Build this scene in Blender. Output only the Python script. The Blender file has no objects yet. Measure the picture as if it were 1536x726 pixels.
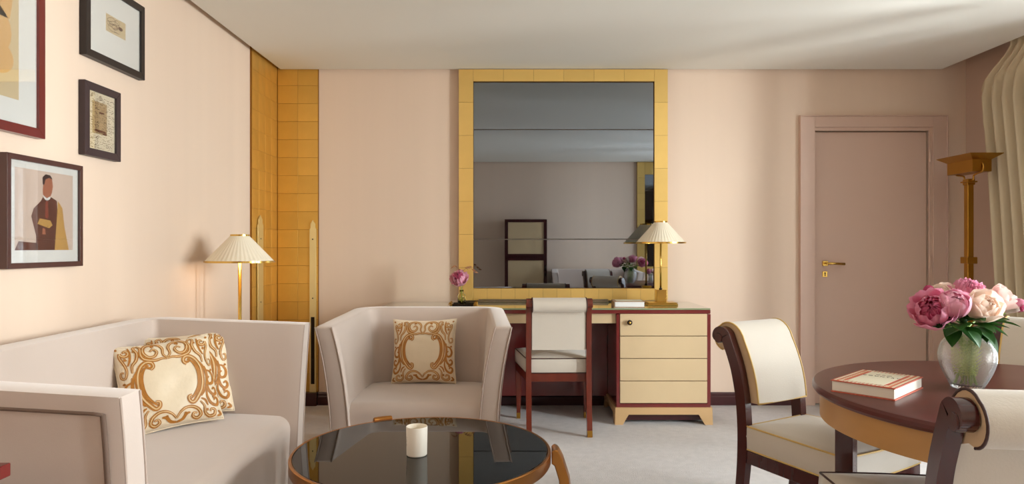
import bpy, bmesh, math, random
from mathutils import Vector, Matrix, noise
random.seed(7)
PI = math.pi
S = bpy.context.scene
C = S.collection

# ------------------------------------------------------------------ camera
CAMZ = 1.185
cd = bpy.data.cameras.new('camera')
cam = bpy.data.objects.new('camera', cd); C.objects.link(cam)
cam.location = (0, 0, CAMZ); cam.rotation_euler = (PI/2, 0, 0)
cd.sensor_width = 36; cd.lens = 24.0; cd.shift_y = 7/1536; cd.clip_start = 0.03
S.camera = cam

# ------------------------------------------------------------------ world, lights, exposure
w = bpy.data.worlds.new('world'); S.world = w; w.use_nodes = True
nt = w.node_tree
bg = nt.nodes['Background']
tc = nt.nodes.new('ShaderNodeTexCoord'); sx = nt.nodes.new('ShaderNodeSeparateXYZ')
mr = nt.nodes.new('ShaderNodeMapRange'); mr.inputs[1].default_value = -.3; mr.inputs[2].default_value = .7
cr = nt.nodes.new('ShaderNodeValToRGB')
cr.color_ramp.elements[0].color = (.55, .56, .55, 1); cr.color_ramp.elements[1].color = (.75, .86, 1, 1)
nt.links.new(tc.outputs['Generated'], sx.inputs[0]); nt.links.new(sx.outputs[2], mr.inputs[0])
nt.links.new(mr.outputs[0], cr.inputs[0]); nt.links.new(cr.outputs[0], bg.inputs[0])
bg.inputs[1].default_value = 3.0

def area(name, loc, rot, sx_, sy_, power, col, spread=180):
    l = bpy.data.lights.new(name, 'AREA'); l.shape = 'RECTANGLE'; l.size = sx_; l.size_y = sy_
    l.energy = power; l.color = col; l.spread = math.radians(spread)
    o = bpy.data.objects.new(name, l); C.objects.link(o); o.location = loc; o.rotation_euler = rot
    return o
# daylight outside the windows of the right wall
WIN = [(2.05, 3.55), (0.25, 1.75)]
for yy, pw in ((3.05, 150), (2.0, 80), (1.15, 330), (.25, 240)):
    area('daylight', (5.6, yy, 1.6), (0, PI/2, 0), 2.6, .38 if yy < 1.5 else .2, pw, (.97, .98, 1.0))
S.view_settings.view_transform = 'Standard'; S.view_settings.look = 'None'
S.view_settings.gamma = 1; S.view_settings.use_curve_mapping = False
S.view_settings.exposure = 0.2
S.cycles.use_denoising = True
S.cycles.max_bounces = 12; S.cycles.diffuse_bounces = 6; S.cycles.transparent_max_bounces = 16
S.cycles.sample_clamp_indirect = 6

# ------------------------------------------------------------------ materials
def lin(r, g, b):
    f = lambda c: ((c/255)/12.92 if c/255 <= .04045 else ((c/255+.055)/1.055)**2.4)
    return (f(r), f(g), f(b), 1)
MAT = {}
def mat(name, rgb, rough=.5, metal=0, var=0, scale=(8, 8, 8), bump=0, bscale=60, spec=.5, sheen=0, trans=0, ior=1.45, coat=0, objrand=0, space='Object', bdist=.002):
    m = bpy.data.materials.new(name); m.use_nodes = True; MAT[name] = m
    n = m.node_tree.nodes; L = m.node_tree.links; p = n['Principled BSDF']
    c = lin(*rgb)
    p.inputs['Base Color'].default_value = c
    p.inputs['Roughness'].default_value = rough; p.inputs['Metallic'].default_value = metal
    p.inputs['Specular IOR Level'].default_value = spec; p.inputs['IOR'].default_value = ior
    p.inputs['Sheen Weight'].default_value = sheen; p.inputs['Transmission Weight'].default_value = trans
    p.inputs['Coat Weight'].default_value = coat; p.inputs['Coat Roughness'].default_value = .08
    tcn = n.new('ShaderNodeTexCoord')
    if var or objrand:
        mp = n.new('ShaderNodeMapping'); mp.inputs['Scale'].default_value = scale
        L.new(tcn.outputs[space], mp.inputs[0])
        nz = n.new('ShaderNodeTexNoise'); nz.inputs['Scale'].default_value = 1; nz.inputs['Detail'].default_value = 5
        L.new(mp.outputs[0], nz.inputs['Vector'])
        hs = n.new('ShaderNodeHueSaturation'); hs.inputs['Color'].default_value = c
        a = n.new('ShaderNodeMath'); a.operation = 'MULTIPLY_ADD'; a.inputs[1].default_value = var*2; a.inputs[2].default_value = 1-var
        L.new(nz.outputs[0], a.inputs[0])
        src = a.outputs[0]
        if objrand:
            oi = n.new('ShaderNodeObjectInfo')
            b = n.new('ShaderNodeMath'); b.operation = 'MULTIPLY_ADD'; b.inputs[1].default_value = objrand*2; b.inputs[2].default_value = -objrand
            L.new(oi.outputs['Random'], b.inputs[0])
            s = n.new('ShaderNodeMath'); s.operation = 'ADD'; L.new(a.outputs[0], s.inputs[0]); L.new(b.outputs[0], s.inputs[1]); src = s.outputs[0]
        L.new(src, hs.inputs['Value']); L.new(hs.outputs[0], p.inputs['Base Color'])
    if bump:
        nb = n.new('ShaderNodeTexNoise'); nb.inputs['Scale'].default_value = bscale; nb.inputs['Detail'].default_value = 4
        L.new(tcn.outputs['Object'], nb.inputs['Vector'])
        bp = n.new('ShaderNodeBump'); bp.inputs['Strength'].default_value = bump; bp.inputs['Distance'].default_value = bdist
        L.new(nb.outputs[0], bp.inputs['Height']); L.new(bp.outputs[0], p.inputs['Normal'])
    return m
mat('wall', (224, 202, 182), .75, var=.035, scale=(9, 9, .12), bump=.15, bscale=300)
mat('wall_paint', (200, 174, 158), .6, var=.02, scale=(3, 3, 1))
mat('door_paint', (208, 180, 164), .42, var=.02, scale=(3, 3, .5))
mat('ceiling', (234, 233, 226), .8, var=.02, scale=(1, 1, 1))
mat('white_paint', (232, 230, 225), .4)
mat('carpet', (203, 199, 198), .95, var=.16, scale=(22, 22, 22), bump=.9, bscale=260, bdist=.006, sheen=.2)
mat('velvet', (198, 182, 171), .78, var=.06, scale=(3, 3, 3), bump=.12, bscale=250, sheen=.55)
mat('velvet_seam', (176, 158, 146), .8)
mat('groove', (112, 92, 80), .9)
mat('chair_fabric', (198, 189, 176), .72, var=.04, scale=(4, 4, 4), bump=.25, bscale=180, sheen=.35)
mat('chair_side', (202, 172, 136), .75, var=.04, bump=.15, bscale=200, sheen=.2)
mat('piping_gold', (205, 170, 100), .5)
mat('piping_dark', (60, 32, 28), .5)
mat('mahogany', (66, 24, 20), .22, var=.22, scale=(30, 30, 3), coat=.4)
mat('mahogany_top', (84, 32, 27), .33, var=.15, scale=(3, 30, 30), coat=.12)
mat('red_wood', (108, 34, 32), .25, var=.15, scale=(30, 30, 3), coat=.5)
mat('desk_chair_wood', (100, 36, 20), .25, var=.25, scale=(40, 40, 4), coat=.4)
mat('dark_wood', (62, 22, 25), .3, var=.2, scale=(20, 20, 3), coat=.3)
mat('parchment', (206, 182, 144), .42, var=.05, scale=(5, 5, 5), bump=.03, bscale=40, coat=.15)
mat('apron_wood', (182, 136, 82), .38, var=.12, scale=(8, 8, 20))
mat('gold_leaf', (238, 202, 122), .34, metal=.65, var=.06, scale=(9, 9, 9), objrand=.04, bump=.25, bscale=25)
mat('gold_leaf_back', (150, 100, 30), .5, metal=.5)
mat('gold_corner', (220, 174, 86), .36, metal=.65, var=.16, scale=(9, 9, 5), objrand=.045, bump=.3, bscale=30)
mat('brass', (222, 184, 96), .2, metal=1, var=.04)
mat('tan_wood', (196, 160, 114), .45, var=.06, scale=(5, 5, 20))
mat('old_brass', (186, 140, 62), .32, metal=1, var=.08)
mat('bronze', (176, 120, 62), .3, metal=1, var=.1)
mat('brass_pale', (236, 218, 160), .38, metal=.7, var=.04)
mat('steel', (150, 142, 128), .25, metal=1)
mat('dark_metal', (50, 40, 34), .35, metal=.8)
mat('screw', (30, 24, 16), .5)
mat('black_glass', (2, 2, 2), .02, spec=.36)
mat('shade', (240, 230, 208), .8, sheen=.2)
mat('frame_black', (40, 31, 28), .4, var=.1, scale=(20, 20, 20))
mat('frame_dark', (58, 42, 44), .42, var=.1, scale=(20, 20, 20))
mat('frame_red', (104, 34, 28), .3, var=.2, scale=(30, 30, 4), coat=.3)
mat('frame_brown', (72, 40, 34), .35, var=.2, scale=(30, 30, 4), coat=.3)
mat('mat_board', (232, 230, 224), .9)
mat('paper_tan', (212, 190, 150), .9, var=.05, scale=(20, 20, 20))
mat('paper_cream', (226, 214, 186), .9, var=.08, scale=(40, 40, 40))
mat('paper_pink', (214, 192, 176), .9, var=.06, scale=(14, 14, 14))
mat('paper_patch', (178, 152, 112), .9, var=.15, scale=(50, 50, 50))
mat('ink_orange', (216, 172, 112), .9, var=.05)
mat('ink', (66, 44, 38), .9)
mat('ink_brown', (98, 56, 40), .9, var=.25, scale=(20, 20, 20))
mat('ink_ochre', (196, 152, 84), .9, var=.15, scale=(25, 25, 25))
mat('ink_skin', (168, 104, 76), .9, var=.1, scale=(30, 30, 30))
mat('ink_rust', (136, 64, 46), .9)
mat('satin', (232, 216, 188), .38, var=.03, sheen=.3, bump=.25, bscale=14, bdist=.01)
mat('embroidery', (178, 118, 48), .55, var=.1, scale=(50, 50, 50), bump=.4, bscale=300)
mat('embroidery_light', (222, 190, 140), .6)
mat('curtain', (206, 190, 160), .7, var=.03, scale=(20, 20, 3), sheen=.3)
mat('candle', (242, 236, 224), .45)
mat('wax', (238, 226, 196), .5)
mat('page', (232, 226, 216), .85, var=.05, scale=(2, 2, 400))
mat('book_red', (196, 104, 84), .6, var=.3, scale=(140, 140, 140))
mat('book_orange', (206, 108, 58), .6, var=.3, scale=(160, 160, 160))
mat('book_cream', (226, 220, 196), .6)
mat('book_brown', (170, 134, 104), .6, var=.3, scale=(70, 70, 70))
mat('white_cover', (236, 236, 236), .5)
mat('leaf', (44, 92, 34), .45, var=.25, scale=(30, 30, 30))
mat('fern', (190, 214, 96), .5)
mat('stem', (150, 184, 86), .5)
mat('peony_pink', (238, 160, 188), .6, var=.14, scale=(40, 40, 40), sheen=.2)
mat('peony_deep', (222, 112, 152), .6, var=.14, scale=(40, 40, 40), sheen=.2)
mat('peony_light', (240, 182, 202), .6, var=.1, scale=(40, 40, 40), sheen=.2)
mat('rose_cream', (252, 234, 220), .6, var=.06, scale=(40, 40, 40), sheen=.2)
mat('rose_blush', (252, 228, 222), .6, var=.06, scale=(40, 40, 40), sheen=.2)
mat('bud_deep', (204, 70, 120), .55, var=.15, scale=(60, 60, 60))
mat('dry_stem', (170, 120, 84), .8)
mat('vase_glass', (255, 255, 255), .04, trans=.86, ior=1.45)
mat('bottle_glass', (244, 240, 190), .03, trans=1, ior=1.45)
mat('water', (245, 250, 240), 0, trans=1, ior=1.33)
mat('desk_glass', (128, 142, 108), .03, spec=.8, coat=1)
mat('dark_velvet', (120, 112, 108), .85, sheen=.3)

for nm in ('peony_pink', 'peony_deep', 'peony_light', 'rose_cream', 'rose_blush', 'bud_deep', 'leaf'):
    n = MAT[nm].node_tree.nodes; L = MAT[nm].node_tree.links; p = n['Principled BSDF']
    tr_ = n.new('ShaderNodeBsdfTranslucent'); mx = n.new('ShaderNodeMixShader'); mx.inputs[0].default_value = .38 if nm != 'leaf' else .22
    cl = p.inputs['Base Color']
    if cl.links: L.new(cl.links[0].from_socket, tr_.inputs[0])
    else: tr_.inputs[0].default_value = cl.default_value
    L.new(p.outputs[0], mx.inputs[1]); L.new(tr_.outputs[0], mx.inputs[2]); L.new(mx.outputs[0], n['Material Output'].inputs[0])
def glassy(name, tint, refl=.06):
    m = bpy.data.materials.new(name); m.use_nodes = True; MAT[name] = m
    n = m.node_tree.nodes; L = m.node_tree.links; n.clear()
    out = n.new('ShaderNodeOutputMaterial'); mx = n.new('ShaderNodeMixShader')
    t = n.new('ShaderNodeBsdfTransparent'); t.inputs[0].default_value = tint
    g = n.new('ShaderNodeBsdfGlossy'); g.inputs['Roughness'].default_value = .01
    lw = n.new('ShaderNodeLayerWeight'); lw.inputs[0].default_value = .25
    a = n.new('ShaderNodeMath'); a.operation = 'MULTIPLY_ADD'; a.inputs[1].default_value = .4; a.inputs[2].default_value = refl; a.use_clamp = True
    L.new(lw.outputs['Fresnel'], a.inputs[0]); L.new(a.outputs[0], mx.inputs[0])
    L.new(t.outputs[0], mx.inputs[1]); L.new(g.outputs[0], mx.inputs[2]); L.new(mx.outputs[0], out.inputs[0])
glassy('pane', (.96, .98, .97, 1), .03)
glassy('glazing', (.98, .98, .98, 1), .0)
glassy('top_glass', (.88, .94, .86, 1), .12)
m = mat('mirror', (142, 149, 158), .012, metal=1)

# ------------------------------------------------------------------ mesh helpers
def obj(name, bm, m, parent=None, smooth=False, bevel=0, seg=2, sub=0, solid=0):
    me = bpy.data.meshes.new(name)
    bmesh.ops.recalc_face_normals(bm, faces=bm.faces)
    bm.to_mesh(me); bm.free()
    ms = m if isinstance(m, (list, tuple)) else [m]
    for x in ms: me.materials.append(MAT[x])
    if smooth:
        for p in me.polygons: p.use_smooth = True
    o = bpy.data.objects.new(name, me); C.objects.link(o)
    if parent: o.parent = parent
    if solid:
        d = o.modifiers.new('s', 'SOLIDIFY'); d.thickness = solid; d.offset = 0
    if bevel:
        b = o.modifiers.new('b', 'BEVEL'); b.width = bevel; b.segments = seg; b.limit_method = 'ANGLE'; b.angle_limit = math.radians(40)
        if not smooth:
            for p in me.polygons: p.use_smooth = True
            try: me.set_sharp_from_angle(angle=math.radians(40))
            except Exception: pass
            b.harden_normals = True
    if sub:
        d = o.modifiers.new('u', 'SUBSURF'); d.levels = sub; d.render_levels = sub
    return o
def sharp(o, deg=35):
    for p in o.data.polygons: p.use_smooth = True
    o.data.set_sharp_from_angle(angle=math.radians(deg)); return o
def tag(o, label=None, cat=None, group=None, kind=None):
    if label: o['label'] = label
    if cat: o['category'] = cat
    if group: o['group'] = group
    if kind: o['kind'] = kind
    return o
def thing(name, label, cat, loc=(0, 0, 0), rz=0, group=None):
    o = bpy.data.objects.new(name, None); C.objects.link(o); o.empty_display_size = .1
    o.location = loc; o.rotation_euler = (0, 0, rz)
    return tag(o, label, cat, group)
def copy_tree(o, parent=None):
    c = o.copy(); C.objects.link(c)
    if parent: c.parent = parent
    for ch in list(o.children): copy_tree(ch, c)
    return c
def box(bm, x0, x1, y0, y1, z0, z1, mi=0):
    v = [bm.verts.new(p) for p in ((x0,y0,z0),(x1,y0,z0),(x1,y1,z0),(x0,y1,z0),(x0,y0,z1),(x1,y0,z1),(x1,y1,z1),(x0,y1,z1))]
    for f in ((0,3,2,1),(4,5,6,7),(0,1,5,4),(1,2,6,5),(2,3,7,6),(3,0,4,7)):
        bm.faces.new([v[i] for i in f]).material_index = mi
    return v
def bx(*a):
    bm = bmesh.new(); box(bm, *a); return bm
def taper(bm, cx, cy, z0, z1, a0, a1, dx=0, dy=0):
    """square leg: half width a0 at z0, a1 at z1; foot displaced by dx,dy"""
    lo = [bm.verts.new((cx+dx+sx_*a0, cy+dy+sy_*a0, z0)) for sx_, sy_ in ((-1,-1),(1,-1),(1,1),(-1,1))]
    hi = [bm.verts.new((cx+sx_*a1, cy+sy_*a1, z1)) for sx_, sy_ in ((-1,-1),(1,-1),(1,1),(-1,1))]
    bm.faces.new(lo[::-1]); bm.faces.new(hi)
    for i in range(4): bm.faces.new((lo[i], lo[(i+1)%4], hi[(i+1)%4], hi[i]))
def lathe(bm, prof, seg=48, cx=0, cy=0, rf=None, close=False):
    rings = []
    for k, (r, z) in enumerate(prof):
        ring = []
        if r < 1e-5: ring = [bm.verts.new((cx, cy, z))]
        else:
            for i in range(seg):
                a = 2*PI*i/seg; rr = r*(rf(a, k) if rf else 1)
                ring.append(bm.verts.new((cx+rr*math.cos(a), cy+rr*math.sin(a), z)))
        rings.append(ring)
    prs = list(zip(rings, rings[1:]))
    if close: prs.append((rings[-1], rings[0]))
    for A, B in prs:
        for i in range(seg):
            j = (i+1) % seg
            if len(A) == 1 and len(B) == 1: continue
            if len(A) == 1: bm.faces.new((A[0], B[j], B[i]))
            elif len(B) == 1: bm.faces.new((A[i], A[j], B[0]))
            else: bm.faces.new((A[i], A[j], B[j], B[i]))
def tube(bm, pts, r, seg=8, cap=True):
    pts = [Vector(p) for p in pts]; n = len(pts)
    rs = r if isinstance(r, (list, tuple)) else [r]*n
    T = [(pts[min(i+1, n-1)]-pts[max(i-1, 0)]).normalized() for i in range(n)]
    up = Vector((0, 0, 1)) if abs(T[0].z) < .9 else Vector((1, 0, 0))
    N = (up-T[0]*up.dot(T[0])).normalized(); rings = []
    for i in range(n):
        N = (N-T[i]*N.dot(T[i])).normalized(); B = T[i].cross(N)
        rings.append([bm.verts.new(pts[i]+(N*math.cos(2*PI*k/seg)+B*math.sin(2*PI*k/seg))*rs[i]) for k in range(seg)])
    for a, b in zip(rings, rings[1:]):
        for k in range(seg): bm.faces.new((a[k], a[(k+1)%seg], b[(k+1)%seg], b[k]))
    if cap: bm.faces.new(rings[0][::-1]); bm.faces.new(rings[-1])
def extrude_poly(bm, pts2, lo, hi, axis='x', mi=0):
    """pts2 polygon extruded lo..hi along axis; axis x: pts are (y,z); y: (x,z); z: (x,y)"""
    def P(t, p):
        return (t, p[0], p[1]) if axis == 'x' else ((p[0], t, p[1]) if axis == 'y' else (p[0], p[1], t))
    A = [bm.verts.new(P(lo, p)) for p in pts2]; B = [bm.verts.new(P(hi, p)) for p in pts2]
    bm.faces.new(A[::-1]).material_index = mi; bm.faces.new(B).material_index = mi
    for i in range(len(pts2)):
        j = (i+1) % len(pts2); bm.faces.new((A[i], A[j], B[j], B[i])).material_index = mi
def catmull(P, n=8):
    out = []; P = [Vector(p) for p in P]; Q = [P[0]]+P+[P[-1]]
    for i in range(1, len(Q)-2):
        a, b, c, d = Q[i-1], Q[i], Q[i+1], Q[i+2]
        for k in range(n):
            t = k/n
            out.append(.5*((2*b)+(c-a)*t+(2*a-5*b+4*c-d)*t*t+(3*b-a-3*c+d)*t**3))
    out.append(P[-1]); return out

# ------------------------------------------------------------------ room shell
XL, XR, YB, YF, ZC, ZT = -1.77, 3.405, 5.12, -0.50, 2.507, 2.68
T = .15
def struct(name, bm, m, **k):
    return tag(obj(name, bm, m, **k), kind='structure')
struct('floor', bx(XL-T, XR+.35, YF-T, YB+T, -.12, 0), 'carpet')
struct('ceiling', bx(-1.728, 3.205, YF+.03, 5.09, ZC, ZC+.12), 'ceiling', bevel=.003)
struct('ceiling', bx(XL-T, XR+.35, YF-T, YB+T, ZT, ZT+.1), 'wall_paint')
struct('wall_left', bx(XL-T, XL, YF-T, YB+T, 0, ZT), 'wall')
struct('wall_front', bx(XL, XR, YF-T, YF, 0, ZT), 'wall')
bm = bmesh.new()
DX0, DX1, DZ = 2.262, 3.118, 2.052
box(bm, XL, DX0, YB, YB+T, 0, ZT); box(bm, DX1, XR+.3, YB, YB+T, 0, ZT); box(bm, DX0, DX1, YB, YB+T, DZ, ZT)
struct('wall_back', bm, 'wall')
WZ0, WZ1 = .12, 2.38
bm = bmesh.new()
ys = [YF-T, WIN[1][0], WIN[1][1], WIN[0][0], WIN[0][1], YB]
for a, b in ((ys[0], ys[1]), (ys[2], ys[3]), (ys[4], ys[5])): box(bm, XR, XR+.3, a, b, 0, ZT)
for a, b in WIN:
    box(bm, XR, XR+.3, a, b, 0, WZ0); box(bm, XR, XR+.3, a, b, WZ1, ZT)
struct('wall_right', bm, 'wall_paint')
for i, (a, b) in enumerate(WIN):
    wd = tag(bpy.data.objects.new('window_%d' % (i+1), None), kind='structure'); C.objects.link(wd); wd.location = (XR+.2, (a+b)/2, 0)
    h = (b-a)/2
    for s in (-1, 1):
        bm = bmesh.new(); y0, y1 = (s*h, 0) if s < 0 else (0, s*h)
        box(bm, -.03, .03, y0, y0+.06, WZ0, WZ1); box(bm, -.03, .03, y1-.06, y1, WZ0, WZ1)
        box(bm, -.03, .03, y0+.06, y1-.06, WZ0, WZ0+.09); box(bm, -.03, .03, y0+.06, y1-.06, WZ1-.07, WZ1)
        box(bm, -.02, .02, y0+.06, y1-.06, 1.30, 1.33)
        f = obj('window_frame', bm, 'white_paint', wd)
        for z0, z1 in ((WZ0+.09, 1.30), (1.33, WZ1-.07)):
            obj('pane', bx(-.003, .003, y0+.06, y1-.06, z0, z1), 'pane', f)
# baseboards
def base_prof(d): return [(0, 0), (-d, 0), (-d, .062), (-d+.006, .07), (-d+.006, .085), (-d+.012, .095), (0, .095)]
def baseboard(name, x0, x1):
    bm = bmesh.new(); extrude_poly(bm, [(YB+a, b) for a, b in base_prof(.022)], x0, x1, 'x'); struct(name, bm, 'dark_wood')
baseboard('baseboard_back', -1.45, 2.155); baseboard('baseboard_back', 3.25, XR)
bm = bmesh.new(); box(bm, XL, -1.452, YB-.05, YB, 0, .098); box(bm, XL, XL+.05, 4.60, YB-.05, 0, .098)
struct('baseboard_corner', bm, 'dark_wood', bevel=.004)
bm = bmesh.new(); extrude_poly(bm, [(XL-a, b) for a, b in base_prof(.022)], YF, 4.60, 'y'); struct('baseboard_left', bm, 'dark_wood')

# door
dr = tag(bpy.data.objects.new('door_1', None), kind='structure'); C.objects.link(dr); dr.location = (0, YB, 0)
obj('door_leaf', bx(DX0+.004, DX1-.004, .012, .055, .006, DZ-.006), 'door_paint', dr, bevel=.002)
bm = bmesh.new()
for (x0, x1, z0, z1, d) in ((2.158, 2.262, 0, 2.158, .028), (3.143, 3.243, 0, 2.158, .028), (2.262, 3.143, DZ+.025, 2.158, .028)):
    box(bm, x0, x1, -d, 0, z0, z1)
for (x0, x1, z0, z1) in ((2.150, 2.158, 0, 2.166), (3.243, 3.251, 0, 2.166), (2.158, 3.243, 2.158, 2.166)):
    box(bm, x0, x1, -.036, 0, z0, z1)
for (x0, x1, z0, z1) in ((3.118, 3.143, 0, DZ+.025), (2.262, 3.118, DZ, DZ+.025)):
    box(bm, x0, x1, -.018, .01, z0, z1)
obj('door_frame', bm, 'door_paint', dr, bevel=.002)
obj('door_stop', bx(DX0, DX1, .055, .07, 0, DZ), 'dark_wood', dr)
for z in (1.86, 1.07):
    bm = bmesh.new(); tube(bm, [(3.122, -.022, z-.042), (3.122, -.022, z+.042)], .009, 10); box(bm, 3.122, 3.142, -.022, -.018, z-.04, z+.04)
    obj('hinge', bm, 'door_paint', dr)
bm = bmesh.new(); box(bm, 2.330, 2.370, -.004, .012, 1.040, 1.078)
hb = obj('handle', bm, 'brass', dr, bevel=.003)
bm = bmesh.new(); tube(bm, [(2.350, 0, 1.06), (2.350, -.045, 1.06)], .008, 12)
tube(bm, [(2.350, -.04, 1.060), (2.39, -.042, 1.060), (2.475, -.045, 1.056)], [.009, .009, .010], 12); obj('lever', bm, 'brass', hb, smooth=True)
bm = bmesh.new(); box(bm, 2.332, 2.368, .004, .012, .958, 1.0); kp = obj('keyhole_plate', bm, 'brass', dr, bevel=.002)
bm = bmesh.new(); extrude_poly(bm, [(2.346, .966), (2.354, .966), (2.352, .98), (2.356, .988), (2.35, .993), (2.344, .988), (2.348, .98)], .002, .0045, 'y'); obj('keyhole', bm, 'screw', kp)

# ------------------------------------------------------------------ gold leaf corner
gc = thing('gold_leaf_panel', 'gold leaf panelling filling the back left corner of the room', 'panel', (XL, YB, 0))
gc['kind'] = 'thing'
ZB = .098
bm = bmesh.new(); box(bm, 0, .012, -.51, 0, ZB, ZT-.01); box(bm, .012, .322, -.012, 0, ZB, ZT-.01); obj('backing', bm, 'gold_leaf_back', gc)
def tiles(parent, plane, u0, u1, v0, v1, nu, nv, m, d, jitter=0, name='leaf_square'):
    """tiles on plane: 'x' -> surface normal +x (u=y), 'y' -> normal -y (u=x)"""
    du = (u1-u0)/nu; dv = (v1-v0)/nv; g = .0006; cache = None
    for i in range(nu):
        for j in range(nv):
            if cache is None:
                bm = bmesh.new()
                if plane == 'x': box(bm, 0, d, -du/2+g, du/2-g, -dv/2+g, dv/2-g)
                else: box(bm, -du/2+g, du/2-g, -d, 0, -dv/2+g, dv/2-g)
                o = obj(name, bm, m, parent, bevel=.0009, seg=1); cache = o
            else:
                o = cache.copy(); C.objects.link(o)
            off = random.uniform(0, jitter)
            u = u0+(i+.5)*du; v = v0+(j+.5)*dv
            o.location = (.012+off-.001, u, v) if plane == 'x' else (u, -.012-off+.001, v)
            o.rotation_euler = (random.uniform(-1, 1)*.0025, random.uniform(-1, 1)*.0025, random.uniform(-1, 1)*.0025)
tiles(gc, 'x', -.505, -.015, ZB+.002, ZT-.02, 4, 19, 'gold_corner', .003, .0006)
tiles(gc, 'y', .018, .318, ZB+.002, ZT-.02, 2, 19, 'gold_corner', .003, .0006)
def strip_prof(w_, z0, z1):
    n = w_/2
    return [(-n, z0), (n, z0), (n, z1-.07), (n*.72, z1-.055), (n*.72, z1-.03), (n*.2, z1-.012), (0, z1), (-n*.3, z1-.012), (-n*.72, z1-.03), (-n*.72, z1-.06), (-n, z1-.07)]
for side in (0, 1):
    t = thing('brass_strip', ('tall brass cover strip with stepped top on the left flank of the gold corner', 'tall polished brass strip along the right edge of the gold corner')[side], 'trim strip',
              (XL+.018, 4.74, 0) if side == 0 else (-1.487, YB-.018, 0), 0, 'brass strips on the gold corner')
    bm = bmesh.new()
    if side == 0: extrude_poly(bm, strip_prof(.10, ZB, 1.405), 0, .008, 'x')
    else: extrude_poly(bm, strip_prof(.05, ZB, 1.385), -.008, 0, 'y')
    obj('plate', bm, 'brass_pale' , t, bevel=.0015, seg=1)
    if side: obj('dark_reflection', bx(-.013, .013, -.0095, -.002, .16, .66), 'dark_metal', t)  # dark reflection in the polished brass, put in as a dark-coloured strip
    for z in (1.24, .80, .34):
        bm = bmesh.new(); lathe(bm, [(0, .002), (.005, .0015), (.005, 0)], 12)
        o = obj('screw', bm, 'screw', t)
        if side == 0: o.location = (.008, 0, z); o.rotation_euler = (0, PI/2, 0)
        else: o.location = (0, -.0095, z); o.rotation_euler = (PI/2, 0, 0)

# ------------------------------------------------------------------ wall mirrors
def wall_mirror(label, x0, x1, ix0, ix1, z0, z1, iz0, iz1, yw, rz, seams, nside):
    cx = (x0+x1)/2; t = thing('wall_mirror', label, 'mirror', (cx, yw, 0), rz)
    sg = 1
    a, b, ia, ib = x0-cx, x1-cx, ix0-cx, ix1-cx
    if rz: a, b, ia, ib = -b, -a, -ib, -ia
    bm = bmesh.new()
    box(bm, a, ia, -.045, -.002, z0, z1); box(bm, ib, b, -.045, -.002, z0, z1); box(bm, ia, ib, -.045, -.002, z0, iz0); box(bm, ia, ib, -.045, -.002, iz1, z1)
    fr = obj('frame', bm, 'gold_leaf_back', t)
    def run(u0, u1, v0, v1, nu, nv):
        du = (u1-u0)/nu; dv = (v1-v0)/nv; g = .0007; first = None
        for i in range(nu):
            for j in range(nv):
                if first is None:
                    bm = bmesh.new(); box(bm, -du/2+g, du/2-g, -.003, .001, -dv/2+g, dv/2-g); o = first = obj('leaf_square', bm, 'gold_leaf', fr, bevel=.0008, seg=1)
                else: o = first.copy(); C.objects.link(o)
                o.location = (u0+(i+.5)*du, -.045-random.uniform(0, .0005), v0+(j+.5)*dv)
                o.rotation_euler = (random.uniform(-1, 1)*.002, random.uniform(-1, 1)*.002, 0)
    run(a, ia, z0, z1, 1, nside); run(ib, b, z0, z1, 1, nside)
    nb = max(3, round((ib-ia)/.10)); run(ia, ib, z0, iz0, nb, 1); run(ia, ib, iz1, z1, max(2, nb//2), 1)
    zs = [iz0]+seams+[iz1]
    for p, q in zip(zs, zs[1:]):
        obj('mirror_pane', bx(ia+.001, ib-.001, -.028, -.006, p+.002, q-.002), 'mirror', t, bevel=.0015, seg=1)
    return t
wall_mirror('large grey tinted mirror in a wide gold leaf frame above the desk', -.396, 1.158, -.288, 1.058, .785, 2.503, .875, 2.413, YB, 0, [1.240, 2.058], 7)
wall_mirror('gold framed mirror on the wall behind the camera, seen reflected in the big mirror', 1.95, 3.25, 2.07, 3.13, .785, 2.503, .875, 2.31, YF, PI, [1.240, 2.058], 7)

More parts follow.
